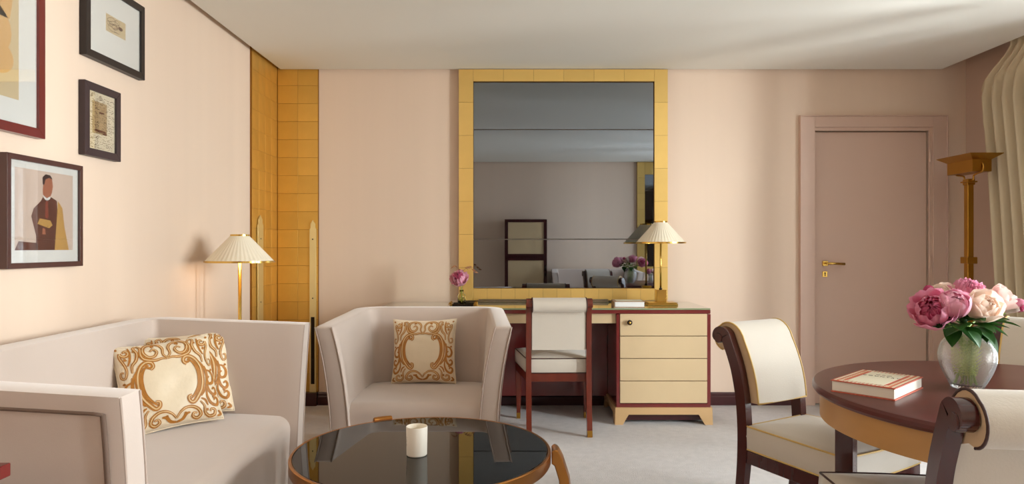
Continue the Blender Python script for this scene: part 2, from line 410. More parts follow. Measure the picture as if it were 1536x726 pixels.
# ------------------------------------------------------------------ sofas and armchairs
def tub_seat(name, label, cat, loc, rz, W, D, H, th, flare, drop, seat_z, seat_in=0.02, fab='velvet', group=None, rc=.10):
    """front faces local -y; W,D = base outer size"""
    t = thing(name, label, cat, loc, rz, group)
    # plan path of outer base line: (x,y,nx,ny,frontness)
    path = []
    nA = 10
    for i in range(nA+1):
        y = -D/2+(D-rc)*i/nA; path.append((-W/2, y, -1, 0, 1-i/nA))
    for i in range(1, 7):
        a = PI-PI/2*i/6; path.append((-W/2+rc+rc*math.cos(a), D/2-rc+rc*math.sin(a), math.cos(a), math.sin(a), 0))
    for i in range(1, 9):
        path.append((-W/2+rc+(W-2*rc)*i/8, D/2, 0, 1, 0))
    for i in range(1, 7):
        a = PI/2-PI/2*i/6; path.append((W/2-rc+rc*math.cos(a), D/2-rc+rc*math.sin(a), math.cos(a), math.sin(a), 0))
    for i in range(1, nA+1):
        y = D/2-rc-(D-rc)*i/nA; path.append((W/2, y, 1, 0, i/nA))
    ts = [0, .15, .3, .45, .6, .75, .88, 1]
    def P(p, tt, inner):
        x, y, nx, ny, f = p
        Ht = H-drop*f
        z = .05+(Ht-.05)*tt
        fl = (flare*(.35+.65*f))*(tt**2.6)
        # front edge leans forward a little towards the top
        yy = y-(.02*f*f*tt if f > .5 else 0)
        o = fl-(th*(1-.10*tt) if inner else 0)
        return Vector((x+nx*o, yy+ny*o, z))
    bm = bmesh.new(); cols = []
    for p in path:
        col = [bm.verts.new(P(p, k, False)) for k in ts]+[bm.verts.new(P(p, k, True)) for k in reversed(ts)]
        cols.append(col)
    n = len(cols[0])
    for A, B in zip(cols, cols[1:]):
        for k in range(n): bm.faces.new((A[k], A[(k+1)%n], B[(k+1)%n], B[k]))
    for c in (cols[0], cols[-1]):
        m_ = len(ts)
        for k in range(m_-1): bm.faces.new((c[k], c[k+1], c[n-2-k], c[n-1-k]))
    sh = obj('back_and_arms', bm, fab, t, smooth=True, bevel=.014, seg=3)
    # seams: along the outer and inner edge of each front panel and along the top outer edge
    for p, s in ((path[0], -1), (path[-1], 1)):
        for inner in (False, True):
            pts = [P(p, k, inner)+Vector((s*(-.004 if not inner else .004), -.001, -.002)) for k in ts]
            bm = bmesh.new(); tube(bm, pts, .0035, 6); obj('seam', bm, fab+'_seam' if fab+'_seam' in MAT else fab, sh, smooth=True)
    for s_, idx in ((-1, 0), (1, 1)):
        seq = [p for p in path[:nA+1]] if s_ < 0 else [p for p in path[-nA-1:]][::-1]
        bm = bmesh.new(); q = Vector((s_*.0015, 0, 0))
        tube(bm, [P((p[0], max(p[1], -D/2+.038), p[2], p[3], p[4]), .945, False)+q for p in seq], .0045, 6)
        pf = (seq[0][0], -D/2+.038, seq[0][2], seq[0][3], .93)
        tube(bm, [P(pf, k*.945, False)+q for k in ts], .007, 6); obj('groove', bm, 'groove', sh, smooth=True)
    # seat block
    iw = W/2-th-.003
    yb = D/2-th-.002; yf = -D/2+seat_in
    prof = [(yb, .06), (yb, seat_z-.01), (yb-.03, seat_z)]
    N = 6
    for i in range(1, 10): prof.append((yb-.03+(yf+.06-yb+.03)*i/10, seat_z+.012*math.sin(PI*i/10)))
    for i in range(N+1):
        a = PI/2+PI/2*i/N; prof.append((yf+.06+.06*math.cos(a), seat_z-.06+.06*math.sin(a)))
    prof += [(yf+.004, seat_z-.2), (yf+.012, .06)]
    bm = bmesh.new(); nx = 12; rows = []
    for i in range(nx+1):
        u = -1+2*i/nx; x = iw*u
        row = []
        for (y, z) in prof:
            fz = max(0, (z-.1)/(seat_z-.1))
            row.append(bm.verts.new((x*(1+flare*.5/iw*max(0, fz)**2*(1 if y < 0 else .3)*.6), y, z-.006*abs(u)**6*fz)))
        rows.append(row)
    for A, B in zip(rows, rows[1:]):
        for k in range(len(prof)-1): bm.faces.new((A[k], A[k+1], B[k+1], B[k]))
    bm.faces.new(rows[0]); bm.faces.new(rows[-1][::-1])
    st = obj('seat', bm, fab, t, smooth=True); sharp(st, 50)
    for sx_ in (-1, 1):
        for sy_ in (-1, 1):
            bm = bmesh.new(); taper(bm, sx_*(W/2-.07), sy_*(D/2-.07), 0, .07, .018, .024); obj('foot', bm, 'dark_wood', t)
    return t
SOFA_R = PI/2+math.radians(0.9)
tub_seat('sofa', 'taupe velvet two-seat sofa with high flared arms against the left wall', 'sofa', (-1.296, 2.37, 0), SOFA_R, 1.45, .70, .864, .105, .065, .03, .445)
tub_seat('armchair', 'taupe velvet tub armchair with flared arms in front of the desk', 'armchair', (-.490, 3.77, 0), 0, .83, .72, .822, .10, .078, .035, .395, rc=.13)
tub_seat('sofa', 'grey sofa behind the dining chairs, seen only reflected in the mirror', 'sofa', (1.25, -.10, 0), PI, 1.25, .70, .84, .10, .05, .03, .42)

# ------------------------------------------------------------------ pillows
def spiral(cx, cy, r0, r1, a0, turns, n=22):
    return [(cx+(r0+(r1-r0)*k/n)*math.cos(a0+2*PI*turns*k/n), cy+(r0+(r1-r0)*k/n)*math.sin(a0+2*PI*turns*k/n)) for k in range(n+1)]
def stroke_set():
    St = []
    # big C scroll around the plain centre (right half), thick
    c = [(.36, .30)] + [(.30, .36), (.33, .46), (.44, .48), (.56, .38), (.64, .18), (.65, -.06), (.60, -.28), (.48, -.46), (.38, -.56), (.30, -.52), (.29, -.43), (.36, -.40)]
    St.append((c, .05)); St.append(([(x*.86+.01, y*.86) for x, y in c[3:-3]], .030))
    St.append(([(.74*math.cos(a)+.02, .62*math.sin(a)-.03) for a in [(-.75+1.5*i/10) for i in range(11)]], .026))
    # top arch meeting on the centre line
    St.append(([(.0, .52), (.07, .62), (.06, .78), (.14, .90), (.30, .93), (.42, .86), (.44, .72), (.36, .60), (.24, .60), (.18, .70), (.24, .78), (.31, .73)], .035))
    St.append(([(.0, .50), (.10, .52), (.22, .50), (.34, .52), (.46, .58), (.50, .70), (.48, .86), (.54, .94)], .035))
    St.append((spiral(.36, .40, .10, .02, 2.2, -1.1), .025))
    St.append(([(.50, .94), (.60, .90), (.56, .74), (.60, .58), (.70, .46), (.72, .30)], .032))
    # outer S scroll
    St.append((spiral(.78, .80, .02, .10, 0, 1.0)+[(.90, .70), (.84, .52), (.82, .36), (.88, .22), (.95, .26), (.94, .36), (.88, .35)], .035))
    St.append(([(.70, .92), (.69, .76), (.72, .60), (.78, .48)], .022))
    St.append(([(.78, .10), (.88, .06), (.94, -.06), (.90, -.18), (.80, -.20), (.77, -.10), (.83, -.04)], .03))
    St.append(([(.74, .20), (.78, 0), (.74, -.20), (.78, -.38), (.88, -.46), (.95, -.38), (.91, -.30), (.85, -.34)], .03))
    St.append(([(.72, -.30), (.70, -.48), (.76, -.64), (.88, -.70), (.95, -.60), (.90, -.53), (.84, -.58)], .03))
    # bottom
    St.append(([(.0, -.86), (.08, -.74), (.20, -.66), (.34, -.66), (.46, -.74), (.50, -.86), (.42, -.93), (.33, -.88), (.36, -.80), (.43, -.82)], .035))
    St.append(([(.0, -.94), (.12, -.90), (.20, -.80), (.28, -.78)], .03))
    St.append(([(.52, -.56), (.60, -.68), (.60, -.84), (.68, -.93), (.80, -.90), (.82, -.80), (.75, -.77), (.71, -.83)], .032))
    St.append(([(.90, -.82), (.95, -.90), (.86, -.94)], .025)); St.append(([(.55, -.50), (.64, -.56), (.68, -.68)], .022))
    for (x, y, r) in ((.24, .86, .035), (.60, .80, .03), (.80, .64, .03), (.18, -.78, .025), (.66, -.78, .025), (.84, -.5, .025), (.46, .62, .025), (.92, .10, .02), (.93, .9, .02)):
        St.append((spiral(x, y, r, .005, x*20, 1.0, 10), .018))
    return St
STROKES = stroke_set()
def pillow(label, loc, rot, size, group, seed):
    t = thing('cushion', label, 'cushion', loc, 0, group); t.rotation_euler = rot
    h = size/2; N = 28; thick = .075
    def P(u, v, side, off=0):
        # u,v in -1..1 ; standing in local xz plane, front towards -y
        px = h*u*(1-.07*(1-v*v)*abs(u)**2); pz = h*v*(1-.07*(1-u*u)*abs(v)**2)
        e = max(0, (1-u**2))**.5*max(0, (1-v**2))**.5
        d = thick*e**.75
        wv = noise.noise(Vector((u*2.2+seed, v*2.2, seed)))*.012*min(1, 2*e)
        edge = max(abs(u), abs(v))
        wr = .004*math.sin(18*(u+v)+seed)*max(0, edge-.55)*2*(1-edge)*4
        return Vector((px, side*(d+wv*.6+wr+off), pz+h))
    for nm, side in (('front', -1), ('back', 1)):
        pass
    bm = bmesh.new(); G = {}
    for side in (-1, 1):
        for i in range(N+1):
            for j in range(N+1):
                u = -1+2*i/N; v = -1+2*j/N
                if i in (0, N) or j in (0, N):
                    if side == 1: G[1, i, j] = G[-1, i, j]; continue
                G[side, i, j] = bm.verts.new(P(math.sin(u*PI/2)*.6+u*.4, math.sin(v*PI/2)*.6+v*.4, side))
        for i in range(N):
            for j in range(N): bm.faces.new((G[side, i, j], G[side, i+1, j], G[side, i+1, j+1], G[side, i, j+1]))
    obj('cover', bm, 'satin', t, smooth=True)
    ed = [(u, -1) for u in [-1+2*i/30 for i in range(30)]]+[(1, -1+2*i/30) for i in range(30)]+[(1-2*i/30, 1) for i in range(30)]+[(-1, 1-2*i/30) for i in range(31)]
    bm = bmesh.new(); tube(bm, [P(u, v, -1) for u, v in ed], .0035, 6, cap=False); obj('cord_edge', bm, 'satin', t, smooth=True)
    bm = bmesh.new()
    for pts, wd in STROKES:
        cp = catmull([Vector((a, b, 0)) for a, b in pts], 3 if len(pts) > 14 else 6)
        for mir in (1, -1):
            for lay, (wf, off, mi) in enumerate(((1.0, .0020, 0), (.30, .0034, 1))):
                if lay and wd < .031: continue
                L = []; R_ = []; n = len(cp)
                for i, p in enumerate(cp):
                    d = (cp[min(i+1, n-1)]-cp[max(i-1, 0)]); d = d.normalized() if d.length > 1e-6 else Vector((1, 0, 0))
                    q = Vector((-d.y, d.x, 0)); ww = wd*wf*1.05*(.5+.55*math.sin(PI*min(1, (i+.6)/(n)*1.0)))
                    for lst, s in ((L, 1), (R_, -1)):
                        c = p+q*ww*s; c.x = max(-.975, min(.975, c.x)); c.y = max(-.975, min(.975, c.y))
                        if c.x < 0: c.x = 0
                        lst.append(bm.verts.new(P(c.x*mir, c.y, -1, off)))
                for i in range(n-1):
                    try:
                        f = bm.faces.new((L[i], L[i+1], R_[i+1], R_[i])); f.material_index = mi; f.smooth = True
                    except ValueError: pass
    e = obj('embroidery', bm, ['embroidery', 'embroidery_light'], t); e['kind'] = 'stuff'
    return t
G_C = 'cream cushions with gold scroll embroidery'
pillow('cream satin cushion with gold scroll embroidery on the armchair', (-.505, 3.90, .402), (math.radians(-14), math.radians(-1), math.radians(-2)), .37, G_C, 1.3)
pillow('gold embroidered cushion lying in front on the sofa', (-1.345, 2.73, .455), (math.radians(-23), math.radians(-4), math.radians(40)), .37, G_C, 5.1)
pillow('gold embroidered cushion half hidden behind another on the sofa', (-1.385, 2.925, .455), (math.radians(-17), math.radians(-4), math.radians(22)), .362, G_C, 9.7)

# ------------------------------------------------------------------ coffee table
ct = thing('coffee_table', 'round black glass coffee table with brass rim and three bronze legs', 'table', (-.325, 2.485, 0))
bm = bmesh.new(); lathe(bm, [(0, .436), (.452, .436), (.455, .439), (.455, .447), (.452, .450), (0, .450)], 96); o = obj('glass_top', bm, 'black_glass', ct); sharp(o, 30)
bm = bmesh.new(); lathe(bm, [(.4555, .449), (.463, .450), (.466, .447), (.466, .412), (.462, .405), (.4555, .405)], 96, close=True); o = obj('rim', bm, 'bronze', ct); sharp(o, 30)
bm = bmesh.new(); lathe(bm, [(0, .405), (.45, .405), (.45, .434), (0, .434)], 64); obj('top_underside', bm, 'dark_wood', ct)
for k, a in enumerate((-2, 118, 238)):
    prof = [(.468, .455), (.478, .462), (.490, .458), (.505, .43), (.528, .36), (.536, .28), (.525, .18), (.50, .08), (.47, 0), (.43, 0), (.468, .10), (.492, .20), (.500, .28), (.494, .35), (.478, .405), (.468, .41)]
    bm = bmesh.new(); n = 5
    A = []
    for s in range(n):
        v = -.040+.080*s/(n-1); k_ = 1-(v/.04)**2
        A.append([bm.verts.new((r+(.006*k_ if i < 9 else 0), v*(1.0+.5*max(0, (.45-z))), z)) for i, (r, z) in enumerate(prof)])
    for P0, P1 in zip(A, A[1:]):
        for i in range(len(prof)): j = (i+1)%len(prof); bm.faces.new((P0[i], P0[j], P1[j], P1[i]))
    bm.faces.new(A[0]); bm.faces.new(A[-1][::-1])
    o = obj('leg', bm, 'bronze', ct, bevel=.004); o.rotation_euler = (0, 0, math.radians(a))
bm = bmesh.new(); lathe(bm, [(0, .10), (.47, .10), (.475, .108), (.47, .118), (0, .118)], 64); o = obj('lower_shelf', bm, 'dark_wood', ct); sharp(o, 30)
# candle
cn = thing('candle', 'white candle tumbler standing on the black glass coffee table', 'candle', (-.336, 2.41, .450))
bm = bmesh.new(); lathe(bm, [(0, 0), (.033, 0), (.036, .003), (.0375, .10), (.0365, .102), (.0345, .100), (.0335, .083), (0, .083)], 48); o = obj('tumbler', bm, 'candle', cn); sharp(o, 40)
bm = bmesh.new(); lathe(bm, [(0, .0834), (.0333, .0834), (.0333, .086), (0, .0855)], 32); obj('wax', bm, 'wax', cn, smooth=True)
bm = bmesh.new(); tube(bm, [(0, 0, .085), (.001, 0, .092)], .0012, 6); obj('wick', bm, 'screw', cn)
def text_obj(s, size, m, parent, extr=.0003, spacing=1.0, name='lettering'):
    cu = bpy.data.curves.new('t', 'FONT'); cu.body = s; cu.size = size; cu.extrude = extr; cu.align_x = 'CENTER'; cu.align_y = 'CENTER'; cu.space_character = spacing; cu.resolution_u = 2
    to = bpy.data.objects.new('t', cu); C.objects.link(to)
    bpy.context.view_layer.update()
    me = bpy.data.meshes.new_from_object(to); bpy.data.objects.remove(to); me.materials.clear(); me.materials.append(MAT[m]); me.name = name
    o = bpy.data.objects.new(name, me); C.objects.link(o); o.parent = parent; return o
# tiny vertical line of print wrapped on the tumbler's left side
bm = bmesh.new()
for k in range(7):
    a = math.radians(207+random.uniform(-2, 2)); z = .036+.005*k
    for da in (-.05, .04):
        tube(bm, [(.0378*math.cos(a+da), .0378*math.sin(a+da), z), (.0378*math.cos(a+da+.04), .0378*math.sin(a+da+.04), z+random.uniform(0, .003))], .0004, 4)
o = obj('printed_mark', bm, 'ink', cn); o['kind'] = 'stuff'

# ------------------------------------------------------------------ lamps
def shade_bm(rt, rb, z0, z1, n=44):
    bm = bmesh.new()
    prof = []; K = 5
    for i in range(K+1): prof.append((rb+(rt-rb)*i/K, z0+(z1-z0)*i/K))
    lathe(bm, prof, n*4, rf=lambda a, k: 1+.012*(1-.3*k/K)*math.cos(a*n))
    return bm
def lamp_shade(t, rt, rb, z0, z1):
    s = obj('lamp_shade', shade_bm(rt, rb, z0, z1), 'shade', t, smooth=True)
    for nm, r, z in (('lower_rim', rb, z0), ('upper_rim', rt, z1)):
        bm = bmesh.new(); lathe(bm, [(r-.003, z-.005), (r+.004, z-.005), (r+.004, z+.005), (r-.003, z+.005)], 72, close=True); o = obj(nm, bm, 'brass', s); sharp(o)
    bm = bmesh.new()
    for k in range(3): a = k*2*PI/3; tube(bm, [(0, 0, z1-.004), (rt*math.cos(a), rt*math.sin(a), z1-.004)], .002, 6)
    tube(bm, [(0, 0, z0), (0, 0, z1+.004)], .004, 8)
    obj('shade_carrier', bm, 'brass', t)
def lamp_bulb(t, z, power, col):
    bm = bmesh.new(); lathe(bm, [(0, z-.05), (.013, z-.045), (.013, z-.02), (.026, z+.005), (.02, z+.025), (0, z+.032)], 24)
    obj('bulb', bm, 'white_cover', t, smooth=True)
    l = bpy.data.lights.new('bulb_light', 'POINT'); l.energy = power; l.color = col; l.shadow_soft_size = .035
    o = bpy.data.objects.new('bulb_light', l); C.objects.link(o); o.parent = t; o.location = (0, 0, z-.085)
fl = thing('floor_lamp', 'brass floor lamp with pleated cream shade behind the sofa', 'lamp', (-1.515, 3.80, 0))
lamp_shade(fl, .047, .182, 1.102, 1.248)
bm = bmesh.new(); tube(bm, [(0, 0, .02), (0, 0, 1.12)], .0095, 16); obj('pole', bm, 'brass', fl, smooth=True)
bm = bmesh.new(); lathe(bm, [(0, 0), (.12, 0), (.125, .006), (.12, .018), (.02, .024), (.012, .03), (0, .03)], 48); o = obj('base', bm, 'brass', fl); sharp(o)
lamp_bulb(fl, 1.19, .9, (1, .62, .30))
dl = thing('desk_lamp', 'brass desk lamp with pleated cream shade standing on the desk', 'lamp', (1.052, 4.83, .775))
bm = bmesh.new(); box(bm, -.105, .105, -.075, .075, 0, .011); box(bm, -.10, .10, -.07, .07, .011, .020); bs = obj('base', bm, 'brass', dl, bevel=.0015, seg=1)
obj('block', bx(-.034, .034, -.034, .034, .020, .106), 'brass', dl, bevel=.0015, seg=1)
bm = bmesh.new(); tube(bm, [(0, 0, .106), (0, 0, .118)], .011, 16); tube(bm, [(0, 0, .118), (0, 0, .128)], .006, 12); obj('collar', bm, 'dark_metal', dl)
bm = bmesh.new(); tube(bm, [(0, 0, .12), (0, 0, .455)], .0065, 14); obj('pole', bm, 'brass', dl, smooth=True)
lamp_shade(dl, .043, .172, .438, .585)
bm = bmesh.new(); tube(bm, catmull([(-.10, .02, .006), (-.16, .05, .012), (-.22, .10, .004), (-.26, .16, .004), (-.2, .2, .004)], 6), .0028, 6); obj('cord', bm, 'screw', dl, smooth=True)
# torchiere
tr = thing('torchere', 'tall brass torchere floor lamp with rectangular uplight bowl beside the curtain', 'lamp', (3.112, 4.65, 0))
bm = bmesh.new(); box(bm, -.15, .15, -.15, .15, 0, .03); box(bm, -.11, .11, -.11, .11, .03, .05); obj('base', bm, 'old_brass', tr, bevel=.003)
bm = bmesh.new(); box(bm, -.022, .022, -.022, .022, .05, 1.62); obj('pole', bm, 'old_brass', tr, bevel=.006, seg=1)
bm = bmesh.new(); box(bm, -.036, .036, -.036, .036, 1.07, 1.115); obj('collar', bm, 'old_brass', tr, bevel=.004)
bm = bmesh.new(); box(bm, -.036, .036, -.036, .036, 1.62, 1.63); box(bm, -.026, .026, -.026, .026, 1.605, 1.645); obj('top_collar', bm, 'old_brass', tr, bevel=.003)
HR = math.radians(90); hd = bpy.data.objects.new('uplight_head', None); 
bm = bmesh.new()
def frus(bm, a0, b0, z0, a1, b1, z1):
    lo = [bm.verts.new((sx_*a0, sy_*b0, z0)) for sx_, sy_ in ((-1,-1),(1,-1),(1,1),(-1,1))]; hi = [bm.verts.new((sx_*a1, sy_*b1, z1)) for sx_, sy_ in ((-1,-1),(1,-1),(1,1),(-1,1))]
    for i in range(4): bm.faces.new((lo[i], lo[(i+1)%4], hi[(i+1)%4], hi[i]))
    return lo, hi
lo, hi = frus(bm, .13, .062, 1.685, .13, .062, 1.765); bm.faces.new(lo[::-1]); frus(bm, .13, .062, 1.765, .18, .11, 1.80)
bmesh.ops.remove_doubles(bm, verts=bm.verts, dist=1e-5)
hd = obj('uplight_bowl', bm, 'old_brass', tr, solid=.004); hd.rotation_euler = (0, 0, HR)
for s in (-1, 1):
    bm = bmesh.new(); tube(bm, catmull([(s*.02, 0, 1.63), (s*.045, 0, 1.64), (s*.05, 0, 1.665), (s*.085, -0, 1.675), (s*.13, 0, 1.685), (s*.145, 0, 1.71), (s*.138, 0, 1.735), (s*.128, 0, 1.742)], 6), .006, 10)
    o = obj('bracket_arm', bm, 'old_brass', tr, smooth=True); o.rotation_euler = (0, 0, HR)
# curtain
bm = bmesh.new()
NU, NV = 150, 40; g = []
zt, zb = 2.60, .02
for j in range(NV+1):
    tz = j/NV; z = zt+(zb-zt)*tz**1.1; row = []
    if z > 2.47: e = 4.52
    elif z > 2.33: e = 4.52+(4.80-4.52)*((2.47-z)/.14)**.7
    else: e = 4.80-.20*((2.33-z)/1.6)**.8 if z > .73 else 4.60
    for i in range(NU+1):
        u = i/NU; y = e-(e-3.62)*u
        ph = u*11*2*PI+.6*math.sin(u*7)
        pin = 1-math.exp(-((z-2.36)/.10)**2)*.55 if z > 2.2 else 1
        amp = .050*(.35+.65*min(1, (zt-z)/.5+.1))*pin
        x = 3.29+amp*(math.sin(ph)+.25*math.sin(2*ph+1.3+z*.5))
        y += .010*math.sin(ph*1.0+1.2+z*.8)+.012*math.sin(z*2+u*9)
        if u < .09 and z > 1.7: x += .012*math.sin(z*38+u*40)*(1-u/.09)*min(1, (z-1.7)*2)
        row.append(bm.verts.new((min(x, 3.37), y, z)))
    g.append(row)
for A, B in zip(g, g[1:]):
    for i in range(NU): bm.faces.new((A[i], A[i+1], B[i+1], B[i]))
cu = thing('curtain', 'pleated beige curtain hanging to the floor beside the window', 'curtain', (0, 0, 0))
obj('drape', bm, 'curtain', cu, smooth=True, solid=.003)
bm = bmesh.new(); box(bm, 3.27, 3.31, 3.0, 4.62, 2.605, 2.62); obj('curtain_track', bm, 'white_paint', cu)
cu.location = (0, 0, 0)

# ------------------------------------------------------------------ desk
dk = thing('desk', 'mahogany and parchment kneehole desk below the mirror', 'desk', (.21, 4.55, 0))
X0, X1 = -1.11, 1.114        # local
PD = .545
def pedestal(xa, xb, knob_left):
    # xa..xb local
    bm = bmesh.new()
    box(bm, xa, xb, 0, PD, .115, .138); box(bm, xa, xa+.022, 0, PD, .138, .735); box(bm, xb-.022, xb, 0, PD, .138, .735)
    box(bm, xa+.022, xb-.022, .03, PD, .138, .735)
    cs = obj('pedestal', bm, 'red_wood', dk)
    hb_ = (.738-.140)/4
    for k in range(4):
        z0 = .140+k*hb_
        o = obj('drawer', bx(xa+.024, xb-.024, -.004, .028, z0+.003, z0+hb_-.001), 'parchment', cs if False else dk, bevel=.0015, seg=1)
        if k == 3:
            bm = bmesh.new(); lathe(bm, [(0, .030), (.006, .030), (.009, .027), (.014, .026), (.017, .022), (.017, .014), (.010, .010), (.008, 0), (.014, -.002)], 28)
            kn = obj('knob', bm, 'dark_metal', o); kn.rotation_euler = (PI/2, 0, 0); kn.location = ((xa+.085) if knob_left else (xb-.085), -.004, z0+hb_*.62); sharp(kn)
            bm = bmesh.new(); lathe(bm, [(0, .033), (.005, .0325), (.0075, .029)], 20); k2 = obj('knob_cap', bm, 'brass', o, smooth=True); k2.rotation_euler = (PI/2, 0, 0); k2.location = kn.location
    # bracket base
    bm = bmesh.new()
    w_ = xb-xa; x0, x1 = xa-.012, xb+.012
    pts = [(x0, 0), (x0+.052, 0), (x0+.092, .068), (x1-.092, .068), (x1-.052, 0), (x1, 0), (x1-.004, .115), (x0+.004, .115)]
    extrude_poly(bm, pts, -.012, .012, 'y'); extrude_poly(bm, pts, PD-.02, PD, 'y')
    ps = [(-.012+.0, 0), (.045, 0), (.085, .068), (PD-.085, .068), (PD-.045, 0), (PD, 0), (PD, .115), (-.012, .115)]
    ps2 = [(.0121, 0), (.045, 0), (.085, .068), (PD-.085, .068), (PD-.045, 0), (PD-.021, 0), (PD-.021, .115), (.0121, .115)]
    extrude_poly(bm, ps2, x0, x0+.02, 'x'); extrude_poly(bm, ps2, x1-.02, x1, 'x')
    obj('bracket_base', bm, 'tan_wood', dk)
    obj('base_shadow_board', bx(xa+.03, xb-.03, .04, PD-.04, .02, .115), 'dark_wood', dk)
pedestal(X1-.628, X1, True); pedestal(X0, X0+.628, False)
bm = bmesh.new(); box(bm, X0, X1, -.002, PD, .738, .763); obj('desk_top', bm, 'red_wood', dk, bevel=.004)
obj('glass_top', bx(X0+.002, X1-.002, -.004, PD+.004, .7635, .7745), 'desk_glass', dk, bevel=.002)
obj('apron', bx(X0+.63, X1-.63, .02, .045, .672, .737), 'parchment', dk)
obj('modesty_panel', bx(X0+.63, X1-.63, .42, .44, .10, .737), 'red_wood', dk)
bm = bmesh.new(); box(bm, -.46, .50, .46, .485, .7748, .786); box(bm, -.46, .50, .490, .505, .7748, .797); obj('back_rail', bm, 'steel', dk, bevel=.002)
obj('cable_slot', bx(.925, 1.0, .42, .45, .7744, .7753), 'dark_metal', dk)
# book on desk
bk = thing('book', 'white hardcover book with brown patterned cover beside the desk lamp', 'book', (.80, 4.70, .775))
obj('pages', bx(-.098, .098, -.085, .095, .003, .036), 'white_cover', bk)
bm = bmesh.new(); box(bm, -.103, .103, -.088, .100, 0, .003); box(bm, -.103, .103, -.088, .100, .036, .039); box(bm, -.106, -.103, -.088, .1, 0, .039); obj('cover', bm, 'book_brown', bk)
obj('cover_picture', bx(-.085, .095, -.075, .085, .039, .0395), 'book_cream', bk)
bk.rotation_euler = (0, 0, math.radians(-3))
# tray with bottle
ty = thing('desk_tray', 'small dark metal tray with curled ends on the desk top', 'tray', (-.34, 4.76, .775))
bm = bmesh.new(); box(bm, -.072, .072, -.045, .045, 0, .006); box(bm, -.072, .072, -.048, -.042, 0, .014); box(bm, -.072, .072, .042, .048, 0, .014); obj('plate', bm, 'dark_metal', ty, bevel=.001, seg=1)
for s in (-1, 1):
    bm = bmesh.new(); tube(bm, catmull([(s*.070, -.04, .008), (s*.088, -.04, .004), (s*.096, -.04, .014), (s*.086, -.04, .024), (s*.078, -.04, .016)], 5), .0035, 8)
    tube(bm, catmull([(s*.070, .04, .008), (s*.088, .04, .004), (s*.096, .04, .014), (s*.086, .04, .024), (s*.078, .04, .016)], 5), .0035, 8)
    tube(bm, [(s*.082, -.04, .016), (s*.082, .04, .016)], .003, 8); obj('curled_handle', bm, 'old_brass', ty, smooth=True)
mb = tag(obj('matchbox', bx(-.02, .02, -.014, .014, 0, .016), 'screw', bevel=.001, seg=1), 'tiny black box at the foot of the bottle vase on the desk tray', 'box'); mb.location = (-.385, 4.735, .7812)

